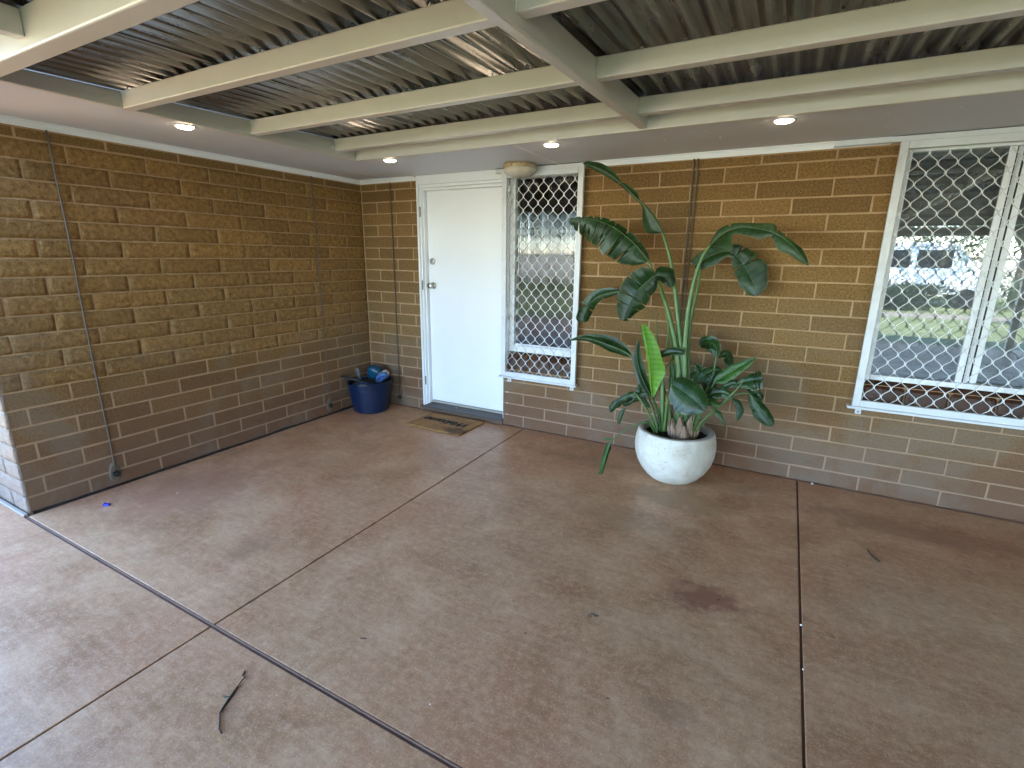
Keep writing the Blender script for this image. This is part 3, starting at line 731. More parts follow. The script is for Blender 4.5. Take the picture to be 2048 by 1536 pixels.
bar(win2, "gap_shade_bar", "black_rubber_and_gap_shade", 4.8325, 4.8415, 0.061, 0.08, zb + 0.063, zt - 0.086, 0)
bar(win2, "window_pane", "window_glass", x0 + 0.027, 4.764, 0.040, 0.044, zb + 0.063, zt - 0.086, 0)
bar(win2, "window_pane", "window_glass", 4.873, x1 - 0.027, 0.068, 0.072, zb + 0.063, zt - 0.086, 0)
sill_tiles(win2, x0, x1, zb + 0.0, 0.22, 0.03)
sl = MB(); sl.v = []
for x in (x0 + 0.03, x1 - 0.03):
    for j in range(5):
        t = j / 4; sl.v.append((x - 5.2, 0.004 * math.sin(math.pi * t) - 0.022 * (1 - t), 0.047 * (t - 0.5)))
for j in range(4): sl.f.append((j, j + 5, j + 6, j + 1))
sl_me = sl.mesh("blind_slat", True); sl_me.materials.append(MAT["blind_grey"])
blind = thing("venetian_blind", "closed grey venetian blind hanging behind the sliding window", "blind", (5.2, 0.16, 0.79))
for i in range(31): link("blind_slat", sl_me, None, blind, (0, 0, 0.01 + 0.0455 * i))

# ------------------------------------------------------------------ diamond-mesh security screens
def screen(xa, xb, za, zb_, nx0, nz0, label, brackets, head_ext):
    o = thing("security_screen", label, "security screen", ((xa + xb) / 2, -0.04, za))
    def b(name, *a, **k): return bar(o, name, "aluminium_white", *a, **k)
    w = 0.042
    b("frame", xa, xa + w, -0.062, -0.036, za, zb_); b("frame", xb - w, xb, -0.062, -0.036, za, zb_)
    b("frame", xa + w + .0005, xb - w - .0005, -0.0615, -0.036, zb_ - w, zb_); b("frame", xa + w + .0005, xb - w - .0005, -0.0615, -0.036, za, za + w)
    b("rail", xa - 0.024, xb + 0.012, -0.072, -0.004, za - 0.016, za - 0.001)
    b("rail", head_ext[0], head_ext[1], -0.050, -0.006, zb_ + 0.001, zb_ + 0.030)
    for bx in brackets:
        k = b("bracket", bx, bx + 0.034, -0.012, -0.004, za - 0.062, za - 0.0165)
        sc = MB(); sc.lathe([(0.006, 0), (0.006, 0.003), (0.0, 0.004)], n=10)
        part("screw", sc, "hinge_steel", k, (bx + 0.017 - o.location.x, -0.012 - o.location.y, -0.046), (R(90), 0, 0))
    PX, PZ = 0.0442, 0.0550
    zlo, zhi = za + w, zb_ - w; xlo, xhi = xa + w, xb - w
    def strand(k):
        mb = MB(); th, dp, nd = 0.0023, 0.004, 0.0048
        j0 = math.floor((zlo - nz0) / PZ) - 1; j1 = math.ceil((zhi - nz0) / PZ) + 1
        pts = []
        for j in range(j0, j1 + 1):
            left = (k + j) % 2 == 0
            xc = nx0 + (k if left else k + 1) * PX + (th if left else -th)
            zc = nz0 + j * PZ
            pts += [(xc, zc - nd), (xc, zc + nd)]
        out = []
        for (xA, zA), (xB, zB) in zip(pts[:-1], pts[1:]):
            if not out: out.append((xA, zA))
            if abs(xA - xB) > 0.01:      # soften the bend
                out.append((xA + (xB - xA) * 0.10, zA + (zB - zA) * 0.20)); out.append((xA + (xB - xA) * 0.90, zA + (zB - zA) * 0.80))
            out.append((xB, zB))
        out = [(min(max(x, xlo - 0.004), xhi + 0.004), z) for x, z in out if zlo - 0.004 <= z <= zhi + 0.004]
        if len(out) < 4: return None
        for (x, z) in out:
            mb.v += [(x - th, -dp, z), (x + th, -dp, z), (x + th, dp, z), (x - th, dp, z)]
        for i in range(len(out) - 1):
            for q in range(4): a = i * 4 + q; c = i * 4 + (q + 1) % 4; mb.f.append((a, c, c + 4, a + 4))
        mb.v = [(x - o.location.x, y - 0.049 - o.location.y, z - o.location.z) for x, y, z in mb.v]
        return mb
    k = math.floor((xlo - nx0) / PX)
    while nx0 + k * PX < xhi:
        mb = strand(k)
        if mb: part("mesh_strand", mb, "aluminium_white", o)
        k += 1
    return o
screen(1.630, 2.338, 0.484, 2.184, 1.824 - 0.0442 * 4, 1.994 - 0.055 * 26, "narrow white diamond-mesh security screen over the reeded sidelight", (1.672, 2.275), (1.56, 2.338))
screen(4.262, 6.16, 0.604, 2.186, 4.317, 2.115 - 0.055 * 26, "wide white diamond-mesh security screen over the sliding window", (4.29, 5.2, 6.1), (3.935, 6.2))

# ------------------------------------------------------------------ lights on the soffit
def downlight(x, y, label):
    o = thing("downlight", label, "downlight", (x, y, SZ), group="recessed downlights in the soffit")
    mb = MB(); mb.lathe([(0.058, -0.0005), (0.056, -0.004), (0.046, -0.006), (0.043, -0.003), (0.042, -0.0002)], n=36); part("trim_ring", mb, "white_trim", o, smooth=True)
    mb = MB(); mb.lathe([(0.0425, -0.0025), (0.041, -0.008), (0.034, -0.012), (0.018, -0.014), (0.0, -0.0145)], n=36); part("lens", mb, "lamp_lens", o, smooth=True)
downlight(0.665, -2.017, "lit round downlight above the rock-faced block wall")
downlight(1.023, -0.715, "lit round downlight above the top hinge side of the white door")
downlight(2.350, -0.687, "lit round downlight near the soffit joint strip beside the reeded sidelight")
downlight(3.670, -0.697, "lit round downlight between the potted plant and the sliding window")
oy = thing("ceiling_light", "unlit cream glass dome ceiling light with rusty rim beside the door", "ceiling light", (1.842, -0.150, SZ))
mb = MB(); mb.lathe([(0.118, -0.0005), (0.128, -0.004), (0.130, -0.030), (0.124, -0.036), (0.116, -0.036)], n=44); part("rim", mb, "oyster_rim", oy, smooth=True)
mb = MB(); mb.lathe([(0.122, -0.034)] + [(0.132 * math.cos(R(a)), -0.040 - 0.062 * math.sin(R(a))) for a in range(0, 91, 9)], n=44); part("glass_dome", mb, "oyster_glass", oy, smooth=True)
mb = MB(); mb.lathe([(0.010, -0.100), (0.010, -0.106), (0.006, -0.112), (0.0, -0.113)], n=14); part("finial", mb, "hinge_steel", oy, smooth=True)

# ------------------------------------------------------------------ tie rods
def tie_rod(axis, a, ztop, label, lean=0.0, cover=True):
    if axis == 'x': o = thing("tie_rod", label, "tie rod", (0.010, a, 0.0), 0, "steel tie rods fixed to the walls")
    else: o = thing("tie_rod", label, "tie rod", (a, -0.010, 0.0), R(-90), "steel tie rods fixed to the walls")
    mb = MB(); zs = [0.10 + (ztop - 0.10) * i / 24 for i in range(25)]
    mb.tube([(0.002 + 0.0012 * math.sin(z * 9), lean * z + 0.002 * math.sin(z * 5), z) for z in zs], 0.0048, 8); part("rod", mb, "rod_steel", o, smooth=True)
    if cover:
        mb = MB(); n = 20
        ring = [(0.036 * math.cos(2 * math.pi * k / n) * (1 + 0.15 * mnoise.noise(Vector((k, a, 0)))), 0.055 * math.sin(2 * math.pi * k / n) * (1 + (0.5 if k < n / 2 else 0) * abs(math.sin(2 * math.pi * k / n)))) for k in range(n)]
        for (y, z) in ring: mb.v.append((-0.008, y, 0.085 + z))
        for (y, z) in ring: mb.v.append((-0.001, y * 0.75, 0.085 + z * 0.85))
        for k in range(n): mb.f.append((k, (k + 1) % n, n + (k + 1) % n, n + k))
        mb.f.append(tuple(range(n, 2 * n))); part("anchor_patch", mb, "render_patch", o)
        mb = MB(); mb.lathe([(0.024, -0.004), (0.024, 0.012), (0.020, 0.014), (0.014, 0.014), (0.014, 0.024), (0.011, 0.027), (0.0, 0.028)], n=6)
        part("anchor_nut", mb, "bolt_black", o, (0, 0.004, 0.088), (0, R(90), 0))
tie_rod('x', -2.411, 2.185, "thin steel tie rod down the rough blocks near the open end of the wall")
tie_rod('x', -0.594, 2.185, "thin steel tie rod down the rough blocks just before the blue tub")
tie_rod('y', 0.388, 2.185, "thin steel tie rod down the smooth blocks between tub corner and door frame")
tie_rod('y', 3.122, 2.185, "first of the paired thin steel rods on the wall behind the potted plant", 0.0, False)
tie_rod('y', 3.142, 2.185, "second of the paired thin steel rods on the wall behind the potted plant", 0.004, False)

# ------------------------------------------------------------------ doormat
mt = thing("doormat", "brown coir doormat with dark script lettering before the white door", "doormat", (1.150, -0.268, 0.0), R(-1.0))
mb = MB(); nxm, nym = 24, 16
for i in range(nxm + 1):
    for j in range(nym + 1):
        x = -0.304 + 0.608 * i / nxm; y = -0.205 + 0.41 * j / nym
        mb.v.append((x, y, 0.013 + 0.0025 * mnoise.noise(Vector((x * 8, y * 8, 1))) + (0.006 if j == nym and i > 18 else 0)))
for i in range(nxm):
    for j in range(nym): a = i * (nym + 1) + j; mb.f.append((a, a + nym + 1, a + nym + 2, a + 1))
o = part("coir_pile", mb, "coir", mt, smooth=True)
sd = o.modifiers.new("thickness", 'SOLIDIFY'); sd.thickness = 0.012; sd.offset = -1
tc = bpy.data.curves.new("lettering", 'FONT'); tc.body = "Welcome"; tc.size = 0.135; tc.shear = 0.45; tc.align_x = 'CENTER'; tc.align_y = 'CENTER'; tc.extrude = 0.001; tc.offset = 0.0022; tc.space_character = 0.92
to = bpy.data.objects.new("lettering_tmp", tc); col.objects.link(to)
bpy.context.view_layer.update()
dg = bpy.context.evaluated_depsgraph_get()
tm = bpy.data.meshes.new_from_object(to.evaluated_get(dg)); bpy.data.objects.remove(to, do_unlink=True)
tm.materials.clear(); tm.materials.append(MAT["coir_print"])
link("lettering", tm, None, mt, (0.01, 0.02, 0.0165), (0, 0, R(180)))

# ------------------------------------------------------------------ blue tub and what it holds
TX, TY = 0.232, -0.268
tub = thing("flexible_tub", "dark blue ribbed flexible plastic tub standing in the wall corner", "tub", (TX, TY, 0.0))
HA = [R(-62), R(118)]
def rimz(a, z):
    if z < 0.24: return 0
    k = (z - 0.24) / 0.06; d = 0.012 * math.cos(a - R(10))
    for h in HA:
        da = (a - h + math.pi) % (2 * math.pi) - math.pi
        if abs(da) < 0.42: d += 0.036 * (0.5 + 0.5 * math.cos(da / 0.42 * math.pi))
    return d * k
prof = [(0.0, 0.0), (0.160, 0.0), (0.168, 0.006)]
for i in range(0, 43):
    z = 0.010 + 0.0056 * i; prof.append((0.168 + (0.222 - 0.168) * z / 0.30 + 0.0017 * (1 if i % 3 == 1 else -0.4), z))
prof += [(0.2165, 0.27), (0.222, 0.300), (0.225, 0.303), (0.224, 0.306), (0.219, 0.303), (0.213, 0.27), (0.165, 0.008), (0.0, 0.008)]
n = 96
mb = MB(); mb.lathe(prof, n=n, zfun=rimz)
# cut the two hand holes in the outer and inner skin
keep = []
for f in mb.f:
    cx_ = sum(mb.v[i][0] for i in f) / len(f); cy_ = sum(mb.v[i][1] for i in f) / len(f); cz_ = sum(mb.v[i][2] for i in f) / len(f)
    keep.append(f)
mb.f = keep
part("tub_body", mb, "tub_blue", tub, smooth=True)
for h in HA:
    mb = MB()
    arc = []
    for i in range(15):
        da = -0.33 + 0.66 * i / 14; a = h + da
        arc.append((0.2275 * math.cos(a), 0.2275 * math.sin(a), 0.302 + rimz(a, 0.30)))
    mb.tube(arc, 0.007, 8); part("handle_grip", mb, "tub_blue", tub, smooth=True)
    mb = MB(); m_ = 15
    for i in range(m_):
        da = -0.27 + 0.54 * i / (m_ - 1); a = h + da; t = math.sin(math.pi * i / (m_ - 1))
        for zz in (0.296, 0.296 + 0.026 * t): mb.v.append((0.2285 * math.cos(a), 0.2285 * math.sin(a), zz))
    for i in range(m_ - 1): mb.f.append((2 * i, 2 * i + 2, 2 * i + 3, 2 * i + 1))
    part("handle_hole", mb, "bolt_black", tub)
def blob(name, label, cat, m, c, size, seed, rot=(0, 0, 0), power=2.6, wob=0.1, n=20, mh=12):
    mb = MB()
    for j in range(mh + 1):
        ph = -math.pi / 2 + math.pi * j / mh
        for k in range(n):
            th = 2 * math.pi * k / n
            def sg(v): return math.copysign(abs(v) ** (2 / power), v)
            v = Vector((sg(math.cos(ph)) * sg(math.cos(th)), sg(math.cos(ph)) * sg(math.sin(th)), sg(math.sin(ph))))
            w = 1 + wob * mnoise.noise(v * 1.7 + Vector((seed, 0, 0)))
            mb.v.append((v.x * size[0] * w, v.y * size[1] * w, v.z * size[2] * w))
    for j in range(mh):
        for k in range(n): a = j * n + k; b = j * n + (k + 1) % n; mb.f.append((a, b, b + n, a + n))
    o = part(name, mb, m, None, c, rot, smooth=True)
    if label: tag(o, label, cat)
    return o
blob("dark_cloth", "black cloth bundle filling the blue tub", "cloth", "dark_cloth", (TX, TY, 0.24), (0.172, 0.172, 0.062), 1, wob=0.22, n=28, mh=16)
tealb = blob("teal_bottle", "rounded teal plastic item sticking out of the blue tub", "bottle", "teal_plastic", (TX - 0.02, TY + 0.10, 0.36), (0.078, 0.055, 0.075), 3, (0.25, 0.35, 0.3), 3.2, 0.06)
glove = thing("blue_shoe", "light blue fabric shoe tucked inside the tub rim", "shoe", (TX + 0.13, TY + 0.03, 0.345), R(30))
b1 = blob("upper", None, None, "light_blue_cloth", (0, 0, 0), (0.070, 0.032, 0.036), 5, (0, R(-38), 0), 2.4, 0.12); b1.parent = glove
b1 = blob("sole", None, None, "cream_cloth", (0.012, 0.018, 0.012), (0.074, 0.012, 0.040), 6, (0, R(-38), 0), 3.0, 0.05); b1.parent = glove
mb = MB(); mb.tube([(-0.04, -0.036, -0.02), (-0.01, -0.039, 0.005), (0.03, -0.036, 0.02)], 0.006, 8); part("strap", mb, "blue_wrapper", glove, smooth=True)
gs = thing("grey_sandal", "grey plastic sandal poking up at the wall side of the tub", "sandal", (TX - 0.12, TY - 0.03, 0.36), R(-20))
b1 = blob("sole", None, None, "grey_plastic", (0, 0, 0), (0.032, 0.014, 0.062), 8, (R(12), R(8), 0), 3.0, 0.05); b1.parent = gs
b1 = blob("slot", None, None, "bolt_black", (0.006, -0.011, 0.012), (0.010, 0.006, 0.026), 9, (R(12), R(8), 0), 3.0, 0.05); b1.parent = gs
br = thing("black_brush", "black brush handle pointing out of the tub toward the rough wall", "brush", (TX - 0.10, TY - 0.12, 0.33), 0)
mb = MB(); mb.tube([(0.10, 0.03, -0.035), (0.04, 0.0, -0.004), (-0.03, -0.035, 0.012), (-0.075, -0.055, 0.022), (-0.10, -0.066, 0.026)], [0.02, 0.018, 0.013, 0.013, 0.008], 10); part("handle", mb, "black_rubber_and_gap_shade", br, smooth=True)
blob("brown_shoe", "dull brown shoe toe just inside the tub rim below the black brush handle", "shoe", "cream_cloth", (TX + 0.02, TY - 0.145, 0.285), (0.05, 0.03, 0.03), 11, (0, 0, 0.4)).data.materials[0] = MAT["twig_bark"]

# ------------------------------------------------------------------ small things lying about
def tiny(name, label, cat, mb, m, loc, rz=0, smooth=False, parts=()):
    return tag(part(name, mb, m, None, loc, (0, 0, rz), smooth), label, cat)
mb = MB(); mb.v = [(-0.018, -0.011, 0.002), (0.018, -0.011, 0.002), (0.02, 0.011, 0.002), (-0.016, 0.012, 0.002), (-0.016, -0.010, 0.014), (0.017, -0.009, 0.019), (0.018, 0.010, 0.010), (-0.015, 0.010, 0.017)]
mb.f = [(0, 3, 2, 1), (4, 5, 6, 7), (0, 1, 5, 4), (1, 2, 6, 5), (2, 3, 7, 6), (3, 0, 4, 7)]
tiny("wrapper_scrap", "crumpled dark blue foil scrap on the floor near the wall end", "litter", mb, "blue_wrapper", (0.262, -2.585, 0.0), 0.6)
def pebble(r_, seed):
    mb = MB()
    for j in range(5):
        ph = -math.pi / 2 + math.pi * j / 4
        for k in range(7):
            th = 2 * math.pi * k / 7; w = r_ * (0.8 + 0.4 * mnoise.noise(Vector((j * 1.3, k * 1.7, seed))))
            mb.v.append((w * math.cos(ph) * math.cos(th), w * math.cos(ph) * math.sin(th), max(0, r_ * 0.6 + 0.6 * w * math.sin(ph))))
    for j in range(4):
        for k in range(7): a = j * 7 + k; b = j * 7 + (k + 1) % 7; mb.f.append((a, b, b + 7, a + 7))
    return mb
for (x, y, r_, lab) in [(4.122, -0.030, 0.011, "white plaster chip at the wall foot by the long floor joint"), (0.47, -2.28, 0.006, "tiny white chip on the floor in front of the first tie rod"),
                        (4.032, -1.66, 0.006, "pale chip caught in the floor joint beside the red stain"), (4.035, -1.93, 0.005, "small pale chip lower in the same floor joint past the red stain"),
                        (2.883, -2.747, 0.004, "lone white speck of grit on the open floor"), (1.07, 0.03, 0.007, "white crumb on the dark door sill")]:
    tiny("stone_chip", lab, "chip", pebble(r_, x), "white_chip", (x, y, 0.062 if "sill" in lab else 0.0))
def strip(pts, wid, up=0.004):
    mb = MB(); pts = [Vector(p) for p in pts]
    for i, p in enumerate(pts):
        t = (pts[min(i + 1, len(pts) - 1)] - pts[max(i - 1, 0)]).normalized(); s = Vector((-t.y, t.x, 0)); w = wid[i]
        for q, h in ((-1, 0.001), (0, up), (1, 0.001)):
            mb.v.append(tuple(p + s * w * q + Vector((0, 0, h))))
    for i in range(len(pts) - 1):
        for k in range(2): a = i * 3 + k; mb.f.append((a, a + 1, a + 4, a + 3))
    return mb
tw = thing("dead_twig", "long dark dead twig with a shrivelled leaf on the open floor slab", "twig", (2.249, -3.078, 0.0))
part("leaf", strip([(-0.02, 0.055, 0), (-0.01, 0.03, 0), (0.005, 0.0, 0), (0.02, -0.03, 0), (0.03, -0.045, 0)], [0.002, 0.0065, 0.0075, 0.005, 0.002], 0.007), "dry_leaf", tw)
part("leaf", strip([(-0.004, 0.012, 0), (-0.018, 0.004, 0), (-0.028, 0.002, 0)], [0.002, 0.005, 0.001], 0.005), "dry_leaf", tw)
part("leaf", strip([(-0.066, 0.112, 0), (-0.056, 0.100, 0), (-0.05, 0.088, 0)], [0.001, 0.004, 0.001], 0.005), "dry_leaf", tw)
mb = MB(); mb.tube([(0.03, -0.045, 0.004), (0.065, -0.068, 0.004), (0.085, -0.082, 0.004), (0.105, -0.088, 0.003)], 0.0026, 6); part("stem", mb, "twig_bark", tw)
mb = MB(); mb.tube([(-0.02, 0.055, 0.004), (-0.028, 0.075, 0.006), (-0.032, 0.088, 0.004), (-0.045, 0.092, 0.003)], 0.0022, 6); part("stem", mb, "twig_bark", tw)
tiny("curled_leaf", "curled blackish leaf sliver on the slab below the sliding window", "leaf", strip([(-0.012, 0.05, 0), (-0.012, 0.03, 0), (0.0, 0.0, 0), (0.016, -0.035, 0), (0.03, -0.06, 0)], [0.002, 0.003, 0.006, 0.007, 0.003], 0.008), "dry_leaf", (4.37, -0.865, 0.0))
tiny("short_twig", "short straight dark twig bit on the floor between the slab joints", "twig", MB().tube([(-0.011, -0.006, 0.003), (0.011, 0.006, 0.003)], 0.0022, 6), "twig_bark", (2.455, -2.631, 0.0))
tiny("dry_crumb", "crumbled brown leaf bit on the floor near the red stain", "leaf", strip([(-0.016, 0.0, 0), (-0.004, 0.006, 0), (0.006, -0.002, 0), (0.017, 0.004, 0)], [0.003, 0.007, 0.006, 0.003], 0.006), "dry_leaf", (3.233, -2.036, 0.0))
mb = MB(); mb.tube([(0.05, -1.99, 0.003), (0.075, -1.88, 0.004), (0.10, -1.76, 0.004), (0.135, -1.62, 0.005)], [0.0015, 0.0028, 0.003, 0.002], 6)
mb.v = [(x - 0.09, y + 1.8, z) for x, y, z in mb.v]
tiny("straw_stem", "pale dry straw stem lying along the foot of the rough wall", "straw", mb, "straw", (0.09, -1.8, 0.0))
rr = random.Random(3)
for i, (x, y) in enumerate([(3.02, -2.28), (3.55, -1.60), (3.70, -1.66), (4.25, -1.05), (2.86, -1.48), (3.42, -2.42)]):
    tiny("leaf_fleck", ["tiny dark leaf fleck low on the wide middle slab", "tiny dark fleck at the near wall side of the red stain", "tiny dark fleck inside the red stain", "tiny dark fleck just right of the long floor joint", "tiny dark fleck between the pot and the door joint", "tiny dark fleck beside the small brown stain"][i], "leaf",
         strip([(-0.006, 0, 0), (0, 0.002, 0), (0.006, 0.0, 0)], [0.002, 0.003, 0.002], 0.003), "dry_leaf", (x, y, 0.0), rr.uniform(0, 3))
hs = thing("garden_hose", "dark grey curved hose end against the pale wall return", "hose", (-0.42, -2.93, 0.0))
mb = MB(); mb.tube([(0.06 * math.cos(a) - 0.05, -0.01, 0.17 + 0.16 * math.sin(a)) for a in [R(v) for v in range(-80, 100, 12)]], 0.016, 10); part("hose_loop", mb, "hose_grey", hs, smooth=True)
mb = MB(); mb.lathe([(0.0, 0.0), (0.03, 0.0), (0.03, 0.03), (0.018, 0.05), (0.0, 0.05)], -0.03, -0.01, 16); part("hose_fitting", mb, "hose_grey", hs)

